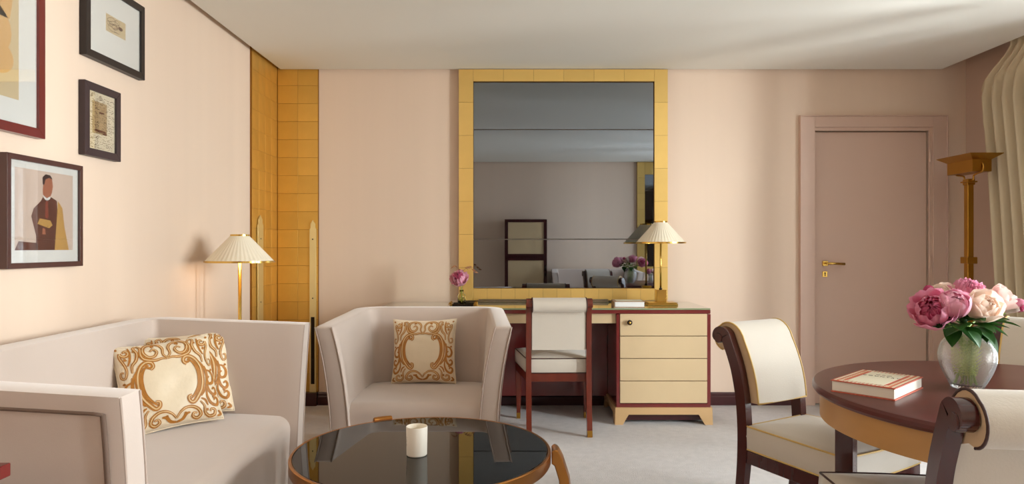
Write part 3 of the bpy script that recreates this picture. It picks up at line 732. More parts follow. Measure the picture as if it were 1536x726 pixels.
# ------------------------------------------------------------------ scroll back chairs
def scroll_chair(name, label, loc, face, wf=.46, wb=.395, dep=.47, H=.872, rake=.078, roll=.052, wood='mahogany', pip='piping_gold', gap=.075, seat_z=.49, side='chair_side', postw=.034, tips=False, group=None, low=False, thick=.056):
    """front = local +y; face = world facing angle in degrees"""
    t = thing(name, label, 'chair', loc, math.radians(face-90), group)
    yb = -dep/2; yf = dep/2
    # seat cushion
    zs = seat_z; bm = bmesh.new(); N = 14; G = []
    def seat_xy(u, v):
        wv = wb+(wf-wb)*(v+1)/2; y = yb+.02+(dep-.02)*(v+1)/2
        x = wv/2*u; y += .012*(1-u*u)*(v if v > 0 else 0)
        return x, y
    ring = []
    for i in range(N): ring.append((-1+2*i/N, -1))
    for i in range(N): ring.append((1, -1+2*i/N))
    for i in range(N): ring.append((1-2*i/N, 1))
    for i in range(N): ring.append((-1, 1-2*i/N))
    lv = []
    for z, k in ((zs-.105, .985), (zs-.10, 1.0), (zs-.05, 1.012), (zs-.02, 1.005), (zs-.012, .99)):
        lv.append([bm.verts.new((seat_xy(u, v)[0]*k, seat_xy(u, v)[1]*k, z)) for u, v in ring])
    for a, b in zip(lv, lv[1:]):
        for i in range(len(ring)): j = (i+1)%len(ring); bm.faces.new((a[i], a[j], b[j], b[i])).material_index = 0
    bm.faces.new(lv[0][::-1])
    # domed top
    prev = lv[-1]
    for k in (.85, .65, .42, .2):
        cur = [bm.verts.new((seat_xy(u*k, v*k)[0]*.99, seat_xy(u*k, v*k)[1]*.99, zs-.012+.030*(1-k**2.2))) for u, v in ring]
        for i in range(len(ring)): j = (i+1)%len(ring); bm.faces.new((prev[i], prev[j], cur[j], cur[i]))
        prev = cur
    bm.faces.new(prev)
    st = obj('seat', bm, 'chair_fabric', t, smooth=True)
    for nm, zz in (('piping', zs-.012), ('piping', zs-.102)):
        bm = bmesh.new(); tube(bm, [(seat_xy(u, v)[0]*.995, seat_xy(u, v)[1]*.995, zz) for u, v in ring+[ring[0]]], .0036, 6, cap=False); obj(nm, bm, pip, st, smooth=True)
    # rail
    bm = bmesh.new(); ez = zs-.106
    c4 = [(-wb/2, yb+.02), (wb/2, yb+.02), (wf/2, yf), (-wf/2, yf)]
    extrude_poly(bm, c4, ez-.052, ez, 'z'); obj('seat_rail', bm, wood, t, bevel=.003)
    # front legs
    for s in (-1, 1):
        bm = bmesh.new(); taper(bm, s*(wf/2-.022), yf-.022, .04 if tips else 0, ez-.05, .013, .021); lg = obj('leg', bm, wood, t, bevel=.002)
        if tips: bm = bmesh.new(); taper(bm, s*(wf/2-.022), yf-.022, 0, .04, .0125, .0138); obj('brass_tip', bm, 'old_brass', lg)
    # back profile: centre line from floor to scroll
    cz = H-roll; cyy = yb-rake-roll*.75           # roll centre
    def mid(z):
        k = max(0, (z-zs+.05)/(cz-zs+.05)); return yb+.004-rake*k**2.2
    # posts (one with each rear leg)
    for s in (-1, 1):
        line = [Vector((0, yb+.004-.05*((zs-.1-z)/(zs-.1))**1.5, z)) for z in (0, .1, .2, .3, zs-.1)]
        line += [Vector((0, mid(z), z)) for z in (zs-.02, zs+.08, zs+.16, zs+.23) if z < cz-.05]
        pr = roll*.62
        c0 = Vector((0, cyy, cz)); 
        arc = []
        for k in range(9):
            a = math.radians(5+ 165*k/8); rr = roll*(.75-.42*k/8)
            arc.append(c0+Vector((0, rr*math.cos(a)+ (0), rr*math.sin(a))))
        line += arc+[c0+Vector((0, -.004, 0))]
        line = catmull(line, 3)
        bm = bmesh.new(); n = len(line); rings = []
        xo = s*(wb/2-postw/2+.003)
        for i, p in enumerate(line):
            d = (line[min(i+1, n-1)]-line[max(i-1, 0)]).normalized(); q = Vector((0, -d.z, d.y))
            hh = .015+.008*min(1, p.z/.4) if p.z < zs else .023
            if i > n-27: hh = max(.010, .023-.011*(i-(n-27))/27)
            rings.append([bm.verts.new(p+q*(hh*a)+Vector((xo+b*postw/2, 0, 0))) for a, b in ((-1,-1),(1,-1),(1,1),(-1,1))])
        for a, b in zip(rings, rings[1:]):
            for k in range(4): bm.faces.new((a[k], a[(k+1)%4], b[(k+1)%4], b[k]))
        bm.faces.new(rings[0][::-1]); bm.faces.new(rings[-1])
        po = obj('back_post', bm, wood, t); sharp(po, 40)
        bm = bmesh.new(); lathe(bm, [(0, -postw/2-.003), (roll*.37, -postw/2-.003), (roll*.4, -postw/2), (roll*.4, postw/2), (roll*.37, postw/2+.003), (0, postw/2+.003)], 28)
        sc_ = obj('scroll_end', bm, wood, po); sharp(sc_); sc_.rotation_euler = (0, PI/2, 0); sc_.location = (xo, cyy, cz)
        if tips: bm = bmesh.new(); taper(bm, s*(wb/2-postw/2+.003), yb-.046, 0, .042, .0145, .0155); obj('brass_tip', bm, 'old_brass', po)
    # upholstered back
    zb_ = zs+gap; hw = wb/2-postw-.001
    front = []; back = []
    K = 10; ft = thick
    zt_ = cz-.01
    for k in range(K+1):
        z = zb_+(zt_-zb_)*k/K
        y = mid(z); front.append((y+ft+ .004*math.sin(PI*k/K), z)); back.append((y-.016, z))
    # join to roll
    C0 = (cyy, cz); a0 = math.atan2(front[-1][1]-cz, front[-1][0]-cyy); rr0 = math.hypot(front[-1][0]-cyy, front[-1][1]-cz)
    arc = []
    for k in range(1, 19):
        a = a0+(math.radians(262)-a0)*k/18; f_ = min(1, k/8)**.8; r = rr0+(roll-rr0)*f_
        arc.append((cyy+r*math.cos(a), cz+r*math.sin(a)))
    # inner return of the roll toward back surface
    back = [b for b in back if b[1] < cz-roll*.78]
    poly = front+arc+[(cyy+roll*.32, cz-roll*.92)]+back[::-1]
    bm = bmesh.new()
    cols = []; nx = 10
    for i in range(nx+1):
        u = -1+2*i/nx
        cols.append([bm.verts.new((hw*u, y+.004*(1-u*u)*(1 if idx <= K else 0), z)) for idx, (y, z) in enumerate(poly)])
    M = len(poly)
    for a, b in zip(cols, cols[1:]):
        for k in range(M): bm.faces.new((a[k], a[(k+1)%M], b[(k+1)%M], b[k]))
    f1 = bm.faces.new(cols[0][::-1]); f2 = bm.faces.new(cols[-1]); f1.material_index = f2.material_index = 1
    up = obj('backrest', bm, ['chair_fabric', side], t); sharp(up, 50)
    for s in (-1, 1):
        bm = bmesh.new(); tube(bm, [(s*(hw+.000), y, z) for y, z in front+arc], .0036, 6); obj('piping', bm, pip, up, smooth=True)
    bm = bmesh.new(); tube(bm, [(-hw, front[0][0], zb_), (hw, front[0][0], zb_)], .0036, 6); obj('piping', bm, pip, up, smooth=True)
    obj('crest_bar', bx(-hw-.001, hw+.001, yb-.012, yb+.014, zb_-.0, zb_+.02), wood, t) if low else None
    return t
GD = 'scroll-back chairs around the round dining table'
scroll_chair('dining_chair', 'cream scroll-back dining chair left of the round table, gold piping, whole back visible', (1.188, 2.60, 0), -59, wb=.365, H=.862, group=GD)
scroll_chair('dining_chair', 'cream scroll-back dining chair nearest the viewer with dark piping, cut by the right edge', (1.145, 1.79, 0), 83, pip='piping_dark', dep=.60, wb=.375, seat_z=.497, H=.878, group=GD)
scroll_chair('dining_chair', 'cream dining chair behind the vase on the far side of the round table', (1.99, 2.61, 0), -140, group=GD)
scroll_chair('desk_chair', 'small mahogany desk chair with roll-top cream back and brass-tipped legs', (.285, 4.52, 0), 92, wf=.51, wb=.405, dep=.46, H=.862, rake=.01, roll=.042, thick=.03, wood='desk_chair_wood', pip='piping_dark', gap=.048, seat_z=.49, side='chair_fabric', postw=.033, tips=True)

# ------------------------------------------------------------------ round dining table
rt = thing('dining_table', 'round polished mahogany dining table with golden apron', 'table', (1.532, 2.018, 0))
bm = bmesh.new(); lathe(bm, [(0, .718), (.572, .718), (.583, .722), (.590, .731), (.590, .741), (.585, .749), (.577, .7515), (0, .7515)], 120); o = obj('table_top', bm, 'mahogany_top', rt); sharp(o, 25)
bm = bmesh.new(); lathe(bm, [(.545, .718), (.568, .718), (.568, .640), (.545, .640)], 96, close=True); o = obj('apron', bm, 'apron_wood', rt); sharp(o, 30)
for k in range(4):
    a = math.radians(157.4+90*k); bm = bmesh.new(); box(bm, -.027, .027, -.027, .027, 0, .718)
    o = obj('leg', bm, 'mahogany', rt, bevel=.003); o.location = (.49*math.cos(a), .49*math.sin(a), 0); o.rotation_euler = (0, 0, math.radians(-41))
TZ = .7515
# book on dining table
def px2w(px, py, z): Y = (CAMZ-z)*1024/(py-370); return Vector(((px-768)/1024*Y, Y, z))
bt = thing('book', 'thick book with red patterned border and cream title panel on the dining table', 'book', (1.150, 2.155, TZ), math.radians(-12))
bt.location = (1.107, 2.068, TZ); bt.rotation_euler = (0, 0, math.radians(-46.5)); BW, BD, BH = .088, .126, .034
obj('pages', bx(-BW+.002, BW-.003, -BD+.003, BD-.003, .003, BH-.002), 'page', bt, bevel=.002)
bm = bmesh.new(); box(bm, -BW, BW, -BD, BD, 0, .003); box(bm, -BW, BW, -BD, BD, BH-.002, BH+.001); cv = obj('cover', bm, 'book_red', bt)
for x0, x1 in ((-.072, -.058), (.058, .072)): obj('cover_band', bx(x0, x1, -BD+.002, BD-.002, BH+.001, BH+.0014), 'book_orange', cv)
lp = obj('title_panel', bx(-.050, .050, -.100, .100, BH+.001, BH+.0016), 'book_cream', cv)
tx = text_obj('COUNTRY', .017, 'ink', cv, .0002, 1.45); tx.location = (0, .030, BH+.0018)
bm = bmesh.new()
for x, r in ((-.016, .005), (0, .004), (.016, .006)):
    tube(bm, [(x+r*math.cos(a*.9), .056+r*.7*math.sin(a*1.3), BH+.0018) for a in [i*.6 for i in range(10)]], .0006, 4)
o = obj('title_ornament', bm, 'ink', cv); o['kind'] = 'stuff'
bm = bmesh.new()
def medal(x, y, c, s_):
    # small diamond outline printed on the border
    tube(bm, [(x-.004, y, BH+.0012), (x, y+.004, BH+.0013), (x+.004, y, BH+.0012), (x, y-.004, BH+.0013), (x-.004, y, BH+.0012)], .0009, 4)
for i in range(22):
    for s in (-1, 1): medal(s*(BW-.009), -BD+.012+(2*BD-.024)*i/21, 0, 1)
for i in range(12):
    for s in (-1, 1):
        for yy in (.008, .020): medal(-.060+.120*i/11, s*(BD-yy), 0, 1)
for i in range(18):
    for s in (-1, 1): medal(s*.065, -BD+.012+(2*BD-.024)*i/17, 0, 1)
o = obj('cover_border', bm, 'book_cream', cv); o['kind'] = 'stuff'

# ------------------------------------------------------------------ vase and flowers
VC = Vector((1.400, 2.10, TZ))
vs = thing('vase', 'clear glass vase with pressed fern-leaf relief on the dining table', 'vase', VC)
prof = [(.0, .0), (.038, .0), (.043, .004), (.052, .020), (.066, .050), (.075, .080), (.077, .098), (.075, .116), (.068, .136), (.056, .152), (.046, .162), (.042, .170), (.045, .178)]
def resample(pr, n):
    c = catmull([Vector((a, b, 0)) for a, b in pr], n); return [(max(0, p.x), p.y) for p in c]
out = resample(prof, 7)
NP = len(out)
def ridge(a, k):
    r, z = out[k]
    if z < .004 or z > .168: return 1
    fr = (a/(2*PI)*8) % 1; d = abs(fr-.5)*2
    return 1+.022*math.sin(2*PI*(z*100-d*2.6))*(1 if d > .06 else -.6)
bm = bmesh.new(); lathe(bm, out, 160, rf=ridge)
inn = [(max(.0, r-.006), z) for r, z in out if z > .012]
inn[0] = (0, .012) if False else inn[0]
inner = [(0, .010)]+inn
# build inner wall and rim
seg = 160
r_in = []
for (r, z) in inner:
    r_in.append([bm.verts.new((r*math.cos(2*PI*i/seg), r*math.sin(2*PI*i/seg), z)) for i in range(seg)] if r > 1e-5 else [bm.verts.new((0, 0, z))])
for A, B in zip(r_in, r_in[1:]):
    for i in range(seg):
        j = (i+1)%seg
        if len(A) == 1: bm.faces.new((A[0], B[j], B[i]))
        else: bm.faces.new((A[i], A[j], B[j], B[i]))
bm.verts.ensure_lookup_table()
topo = [v for v in bm.verts if abs(v.co.z-out[-1][1]) < 1e-6]
o1, o2 = topo[:seg], topo[seg:]
for i in range(seg): j = (i+1)%seg; bm.faces.new((o1[i], o1[j], o2[j], o2[i]))
obj('glass_body', bm, 'vase_glass', vs, smooth=True)

def petal_mesh(name, m, lat0, lat1, lonw, curl, ruffle, seed, r=1.0):
    bm = bmesh.new(); NU, NV = 7, 7; g = []; hz = r if r > .85 else max(r, .80)
    for j in range(NV+1):
        v = j/NV; lat = math.radians(lat0+(lat1-lat0)*v); row = []
        for i in range(NU+1):
            u = -1+2*i/NU
            wd = lonw*(.45+.75*math.sin(PI*(.15+.62*v)))*(1 if v < .8 else (1-.35*((v-.8)/.2)**2))
            lon = math.radians(wd)*u
            rr = r*(1+curl*max(0, v-.45)**2*3+ruffle*math.sin(u*6+seed)*v*v+.04*math.sin(seed*3+v*5)*v)
            rr *= 1+.05*abs(u)**3*v
            la = lat-math.radians(10)*(abs(u)**2.5)*v
            row.append(bm.verts.new((rr*math.cos(la)*math.cos(lon), rr*math.cos(la)*math.sin(lon), rr/r*hz*math.sin(la))))
        g.append(row)
    for A, B in zip(g, g[1:]):
        for i in range(NU): bm.faces.new((A[i], A[i+1], B[i+1], B[i]))
    me = bpy.data.meshes.new(name); bm.to_mesh(me); bm.free()
    for p in me.polygons: p.use_smooth = True
    me.materials.append(MAT[m]); return me
PM = {}
def petals(kind, m):
    key = (kind, m)
    if key in PM: return PM[key]
    if kind == 'peony': spec = [(.45, -70, 78, 44, .10, .09, 5), (.62, -72, 70, 40, .12, .10, 6), (.80, -74, 52, 36, .16, .09, 7), (1.0, -76, 30, 36, .24, .07, 7)]
    elif kind == 'ruffle': spec = [(.50, -70, 76, 26, .2, .16, 10), (.68, -72, 66, 22, .22, .17, 12), (.84, -74, 50, 24, .2, .15, 12), (1.0, -76, 20, 36, .3, .07, 7)]
    elif kind == 'rose': spec = [(.20, -60, 84, 70, .0, .03, 3), (.34, -66, 82, 66, .04, .03, 4), (.46, -70, 78, 62, .10, .03, 4), (.60, -72, 70, 58, .16, .03, 5), (.76, -74, 58, 52, .24, .03, 5), (.93, -76, 36, 48, .36, .03, 6)]
    elif kind == 'ball': spec = [(.60, -70, 84, 50, 0, .03, 4), (.75, -72, 80, 50, .0, .03, 5), (.88, -74, 72, 46, .02, .04, 5), (1.0, -76, 56, 46, .08, .04, 5)]
    else: spec = [(.7, -75, 86, 60, 0, .02, 4), (.9, -75, 80, 55, 0, .02, 4)]
    PM[key] = [(r, n, petal_mesh('petal', m, a, b, lw, cu_, ru, 1.7*i+.3, r)) for i, (r, a, b, lw, cu_, ru, n) in enumerate(spec)]
    return PM[key]
def leaf_bm(L, W):
    bm = bmesh.new(); n = 8; rows = []
    for i in range(n+1):
        t_ = i/n; wv = 1.5*W*math.sin(PI*t_**.8)**.9+.0004; z = -.25*L*t_*t_
        rows.append([bm.verts.new((L*t_, s*wv, z+abs(s)*wv*.35)) for s in (-1, -.5, 0, .5, 1)])
    for A, B in zip(rows, rows[1:]):
        for i in range(4): bm.faces.new((A[i], A[i+1], B[i+1], B[i]))
    return bm
def flower(name, label, cat, kind, m, heart, centre, R, axis, foot, neck, leaves=(), group=None, sepals=True):
    t = thing(name, label, cat, foot, 0, group)
    foot = Vector(foot); c = Vector(centre)-foot; ax = Vector(axis).normalized()
    q = Vector((0, 0, 1)).rotation_difference(ax)
    base = c-ax*R*.93
    bm = bmesh.new(); nk = Vector(neck)-foot
    line = catmull([Vector((0, 0, 0)), nk*.55+Vector((0, 0, .0)), nk, (nk+base)*.5+Vector((0, 0, .006)), base], 5)
    tube(bm, line, .0027, 7); obj('stem', bm, 'stem', t, smooth=True)
    lay = petals(kind, m)
    hl = petals(kind, heart)
    k = 0
    # dense heart joined in one mesh
    bm = bmesh.new()
    for r, n, me in hl[:4 if kind == 'rose' else 2]:
        for i in range(n+1):
            M = q.to_matrix().to_4x4() @ Matrix.Rotation(2*PI*i/(n+1)+r*9, 4, 'Z') @ Matrix.Rotation(random.uniform(-.15, .15), 4, 'Y') @ Matrix.Scale(R*random.uniform(.9, 1.05), 4)
            t0 = len(bm.verts); bm.from_mesh(me); bm.verts.ensure_lookup_table()
            for v in bm.verts[t0:]: v.co = M @ v.co
    lathe_r = R*.3
    o = obj('flower_heart', bm, heart, t, smooth=True); o.location = c
    if heart != m:
        pass
    for li, (r, n, me) in enumerate(lay[4:] if kind == 'rose' else (lay[2:] if len(lay) > 2 else lay)):
        for i in range(n):
            p = bpy.data.objects.new('petal', me); C.objects.link(p); p.parent = t
            p.location = c
            sc_ = R*random.uniform(.93, 1.06)
            p.matrix_basis = Matrix.Translation(c) @ q.to_matrix().to_4x4() @ Matrix.Rotation(2*PI*(i+.5*li)/n+random.uniform(-.12, .12), 4, 'Z') @ Matrix.Rotation(random.uniform(-.12, .12), 4, 'Y') @ Matrix.Scale(sc_, 4)
    if sepals:
        for i in range(4):
            s_ = obj('sepal', leaf_bm(R*.8, R*.2), 'leaf', t, smooth=True)
            s_.matrix_basis = Matrix.Translation(base-ax*.001) @ q.to_matrix().to_4x4() @ Matrix.Rotation(i*PI/2+.4, 4, 'Z') @ Matrix.Rotation(-.5, 4, 'Y')
    for (p, az, el, L, W) in leaves:
        o = obj('leaf', leaf_bm(L, W), 'leaf', t, smooth=True); o.location = Vector(p)-foot; o.rotation_euler = (0, -el, az)
    return t
def at(px, py, Y): return Vector(((px-768)/1024*Y, Y, CAMZ-(py-370)/1024*Y))
NK = VC+Vector((0, 0, .172))
GB = 'cut flowers in the glass vase'
def ft(dx, dy): return VC+Vector((dx, dy, .013))
def nk(dx, dy): return NK+Vector((dx, dy, 0))
R = math.radians
flower('peony', 'largest deep pink peony at the left of the bouquet', 'flower', 'peony', 'peony_pink', 'peony_deep', at(1398, 466, 2.04), .054, (-.55, -.75, .35), ft(.02, .01), nk(-.03, -.01),
       [(nk(-.035, -.02)+Vector((0, 0, .01)), R(200), R(-5), .06, .014), (nk(-.03, .0)+Vector((-.01, 0, .015)), R(230), R(-40), .07, .016)], GB)
flower('peony', 'round half-open light pink peony left of centre in the bouquet', 'flower', 'ball', 'peony_light', 'peony_light', at(1431, 456, 2.02), .042, (-.15, -.75, .6), ft(.0, .02), nk(-.01, -.03),
       [(nk(0, -.03)+Vector((0, 0, .02)), R(285), R(-20), .08, .017), (nk(.01, -.03)+Vector((0, 0, .012)), R(-60), R(-35), .085, .018)], GB)
flower('peony', 'ruffled mauve pink peony at the top of the bouquet', 'flower', 'ruffle', 'peony_pink', 'peony_pink', at(1451, 440, 2.13), .046, (0, -.35, 1), ft(-.01, -.01), nk(0, 0), (), GB)
flower('rose', 'open blush cream rose facing forward at the centre right of the bouquet', 'flower', 'rose', 'rose_cream', 'rose_cream', at(1473, 462, 2.03), .046, (.05, -.85, .5), ft(-.02, 0), nk(.02, -.03),
       [(nk(.03, -.02)+Vector((0, 0, .02)), R(-40), R(-8), .07, .016), (nk(.01, -.035)+Vector((0, 0, .02)), R(-95), R(-30), .06, .015)], GB)
flower('rose', 'pale blush rose at the right behind the cream rose', 'flower', 'rose', 'rose_blush', 'rose_blush', at(1502, 451, 2.12), .042, (.6, -.5, .6), ft(-.03, .01), nk(.03, 0),
       [(nk(.035, -.01)+Vector((0, 0, .02)), R(10), R(18), .10, .015), (nk(.035, -.01)+Vector((.03, 0, .03)), R(-15), R(5), .08, .014), (nk(.035, 0)+Vector((.0, 0, .01)), R(-5), R(30), .09, .016)], GB)
flower('rose', 'cream rose peeping out at the back left of the bouquet', 'flower', 'rose', 'rose_cream', 'rose_cream', at(1414, 444, 2.14), .036, (-.35, -.4, .9), ft(.02, -.01), nk(-.02, .02), (), GB)
flower('peony', 'small tight deep pink bud at the back left of the bouquet', 'flower', 'bud', 'bud_deep', 'bud_deep', at(1393, 435, 2.16), .017, (-.3, 0, 1), ft(.03, .0), nk(-.03, .02), (), GB)
flower('peony', 'pink peony bud at the far right end of the bouquet', 'flower', 'bud', 'bud_deep', 'peony_pink', at(1528, 458, 2.10), .023, (.8, -.2, .6), ft(-.04, .0), nk(.04, .01),
       [(at(1510, 466, 2.09), R(10), R(10), .05, .012)], GB)
flower('peony', 'pink peony at the back of the bouquet, seen in the mirror', 'flower', 'peony', 'peony_pink', 'peony_deep', at(1440, 452, 2.30)+Vector((0, -.03, -.005)), .048, (-.05, .8, .5), ft(.01, -.03), nk(0, .035),
       [(nk(0, .03)+Vector((0, 0, .02)), R(95), R(-20), .08, .018), (nk(.02, .03)+Vector((0, 0, .02)), R(60), R(0), .08, .018)], GB)
flower('peony', 'deep pink peony at the rear right of the bouquet, seen in the mirror', 'flower', 'ruffle', 'peony_deep', 'peony_deep', at(1482, 457, 2.20)+Vector((0, .02, -.005)), .042, (.35, .7, .6), ft(-.01, -.03), nk(.02, .03), (), GB)
flower('foliage_sprig', 'dark green leafy sprig in the vase below the blooms', 'foliage', 'bud', 'leaf', 'leaf', at(1455, 486, 2.0)+Vector((0, .03, .01)), .012, (0, -.5, .8), ft(0, -.02), nk(0, -.02),
       [(at(1446+dx, 490+dy, 2.035), R(az), R(el), .075, .019) for dx, dy, az, el in ((-20, 0, 205, 10), (-8, -4, 240, 5), (0, 0, 270, -25), (10, -4, -70, 0), (22, -2, -25, 10), (5, -8, -90, 20), (-12, -8, 180, 25), (30, -6, 0, 20))]+
       [(at(1452, 496, 1.995), R(-62), R(-42), .055, .015)], GB)
sp = [o for o in C.objects if o.name.startswith('foliage_sprig')][0]
def frond_bm(L):
    bm = bmesh.new(); tube(bm, [(0, 0, 0), (0, -.002, L*.5), (0, 0, L)], .0011, 5)
    for i in range(3, 15):
        z = L*i/15; wv = .020*math.sin(PI*(i/15)**.8)+.004
        for s_ in (-1, 1): tube(bm, [(0, 0, z), (s_*wv*.6, .001, z+.004), (s_*wv, .003, z-.002)], [.0012, .0020, .0006], 5)
    return bm
for k, (az, rr_, tl) in enumerate(((-1.15, .030, .10), (-1.9, .034, -.16), (-.4, .036, .2), (-2.6, .036, -.25), (-1.5, .012, 0), (.6, .03, .1), (2.2, .03, -.1))):
    o = obj('fern_frond', frond_bm(.115+.012*(k%3)), 'fern', sp, smooth=True)
    p = VC+Vector((rr_*math.cos(az)*.55, rr_*math.sin(az)*.55, .016)); o.location = p-sp.location; o.rotation_euler = (-.12*math.sin(az), tl, az+PI/2)
# small second vase just out of frame, seen in the mirror beside the lamp
v2 = thing('bud_vase', 'small glass with two flowers on the dining table, seen only in the mirror', 'vase', (1.665, 1.98, TZ))
bm = bmesh.new(); lathe(bm, [(0, 0), (.026, 0), (.028, .006), (.024, .08), (.027, .10), (.0245, .10), (.0215, .08), (.024, .008), (0, .008)], 40); obj('glass_body', bm, 'vase_glass', v2, smooth=True)
flower('peony', 'mauve pink peony in the small glass, seen in the mirror', 'flower', 'ball', 'peony_pink', 'peony_deep', (1.64, 1.99, TZ+.135), .032, (-.4, .5, .8), (1.665, 1.98, TZ+.01), (1.662, 1.985, TZ+.10), (), 'flowers in the small glass')
flower('peony', 'pale pink bloom in the small glass, seen in the mirror', 'flower', 'ball', 'rose_blush', 'peony_light', (1.70, 1.985, TZ+.14), .03, (.5, .5, .8), (1.668, 1.978, TZ+.01), (1.668, 1.982, TZ+.10), (), 'flowers in the small glass')
# bottle vase on desk tray
bv = thing('bottle_vase', 'small yellowish glass bottle vase on the desk tray', 'vase', (-.352, 4.77, .7812))
bm = bmesh.new(); lathe(bm, [(0, 0), (.026, 0), (.028, .004), (.028, .062), (.022, .074), (.014, .080), (.014, .098), (.016, .102), (.012, .102), (.0105, .080), (.019, .070), (.0245, .060), (.0245, .006), (0, .006)], 40); obj('glass_body', bm, 'bottle_glass', bv, smooth=True)
flower('peony', 'bright pink peony in the bottle vase on the desk', 'flower', 'ruffle', 'peony_light', 'peony_deep', at(689, 418, 4.76), .052, (-.2, -.75, .65), (-.352, 4.77, .79), (-.352, 4.77, .88), ())
for i, (lb, pts) in enumerate((('dried brown twig arching left behind the pink peony', [(681, 400), (684, 399), (688, 404), (693, 406)]), ('dried brown twig with small leaves arching right behind the pink peony', [(697, 402), (703, 400), (708, 404), (712, 409)]))):
    t = thing('dried_twig', lb, 'twig', (-.352, 4.775, .79), 0, 'dried twigs in the bottle vase')
    p0 = Vector((-.352, 4.775, .79)); P_ = [at(a, b, 4.80)-p0 for a, b in pts]
    bm = bmesh.new()
    st_ = [Vector((0, 0, 0)), Vector((0, 0, .09)), Vector(((-.01, .012)[i], .02, .15)), at((686, 694)[i], 408, 4.79)-p0]
    tube(bm, catmull(st_+[P_[1]], 5), .0014, 5); tube(bm, catmull(P_, 5), .0014, 5); obj('twig_stem', bm, 'dry_stem', t)
    for p in P_+[(P_[0]+P_[1])/2, (P_[2]+P_[3])/2]:
        o = obj('dry_leaf', leaf_bm(.026, .0045), 'dry_stem', t); o.location = p; o.rotation_euler = (random.uniform(-1, 1), random.uniform(-.4, .4), random.uniform(-.5, .5)+(PI if i == 0 and random.random() < .5 else 0))

# ------------------------------------------------------------------ pictures on the left wall (local: u = +y along wall, v = z, out = +x)
def picture(label, y0, y1, z0, z1, d, fw, fm, matw, art, group='framed pictures on the left wall', gl=True):
    """matw = (near, far, bottom, top) mat widths; art(bm-adder, u0,u1,v0,v1)"""
    t = thing('framed_picture', label, 'picture', (XL+.001, (y0+y1)/2, z0), 0, group)
    h = (y1-y0)/2; H = z1-z0
    for nm, pts in (('b', [(-h, 0), (h, 0), (h-fw, fw), (-h+fw, fw)]), ('t', [(-h, H), (-h+fw, H-fw), (h-fw, H-fw), (h, H)]), ('l', [(-h, 0), (-h+fw, fw), (-h+fw, H-fw), (-h, H)]), ('r', [(h, 0), (h, H), (h-fw, H-fw), (h-fw, fw)])):
        bm = bmesh.new(); extrude_poly(bm, pts, 0, d, 'x'); obj('frame_bar', bm, fm, t, bevel=.0012, seg=1)
    a, b, c, e = -h+fw, h-fw, fw, H-fw
    obj('mat_board', bx(.001, d-.010, a, b, c, e), 'mat_board', t)
    u0, u1, v0, v1 = a+matw[0], b-matw[1], c+matw[2], e-matw[3]
    bm = bmesh.new(); mats = []
    def add(mname, pts, lvl):
        if mname not in mats: mats.append(mname)
        mi = mats.index(mname); x = d-.0098+.0002*lvl
        vs_ = [bm.verts.new((x, u0+(u1-u0)*p[0], v0+(v1-v0)*p[1])) for p in pts]
        bm.faces.new(vs_).material_index = mi
    def line(mname, pts, wd, lvl):
        pts = [Vector((p[0]*(u1-u0), p[1]*(v1-v0), 0)) for p in pts]
        cp = catmull(pts, 4)
        for p, q in zip(cp, cp[1:]):
            dd = (q-p)
            if dd.length < 1e-6: continue
            n_ = Vector((-dd.y, dd.x, 0)).normalized()*wd/2
            add(mname, [((c_.x)/(u1-u0), (c_.y)/(v1-v0)) for c_ in (p-n_, q-n_, q+n_, p+n_)], lvl)
    art(add, line)
    o = obj('artwork', bm, mats, t)
    for p in o.data.polygons:
        pass
    if gl: obj('glazing', bx(d-.0075, d-.0060, a, b, c, e), 'glazing', t)
    return t
SQ = [(0, 0), (1, 0), (1, 1), (0, 1)]
def el(cx, cy, rx, ry, n=20, a0=0): return [(cx+rx*math.cos(2*PI*i/n+a0), cy+ry*math.sin(2*PI*i/n+a0)) for i in range(n)]
def art_big(add, line):
    add('paper_tan', SQ, 0); add('ink_orange', el(.62, .34, .30, .16), 1); add('ink_orange', [(.2, .42), (.90, .42), (.93, .52), (.86, .66), (.76, .80), (.6, .95), (.2, .95)], 1); add('ink_orange', el(.78, .20, .16, .085), 2)
def art_sketch(add, line):
    add('paper_tan', SQ, 0)
    rnd = random.Random(4)
    for (cx, cy, r) in ((.3, .7, .18), (.42, .55, .2), (.35, .35, .2), (.2, .5, .12), (.55, .75, .12), (.55, .3, .15), (.45, .42, .12)):
        line('ink_brown', [(cx+r*math.cos(a*.8)*(1+.3*rnd.random()), cy+r*1.1*math.sin(a*.8+rnd.random()*.3)) for a in range(8)], .0018, 1)
    add('ink_brown', el(.72, .52, .11, .10, 14), 2); line('ink_brown', [(.62, .5), (.7, .42), (.8, .44), (.84, .56)], .003, 2)
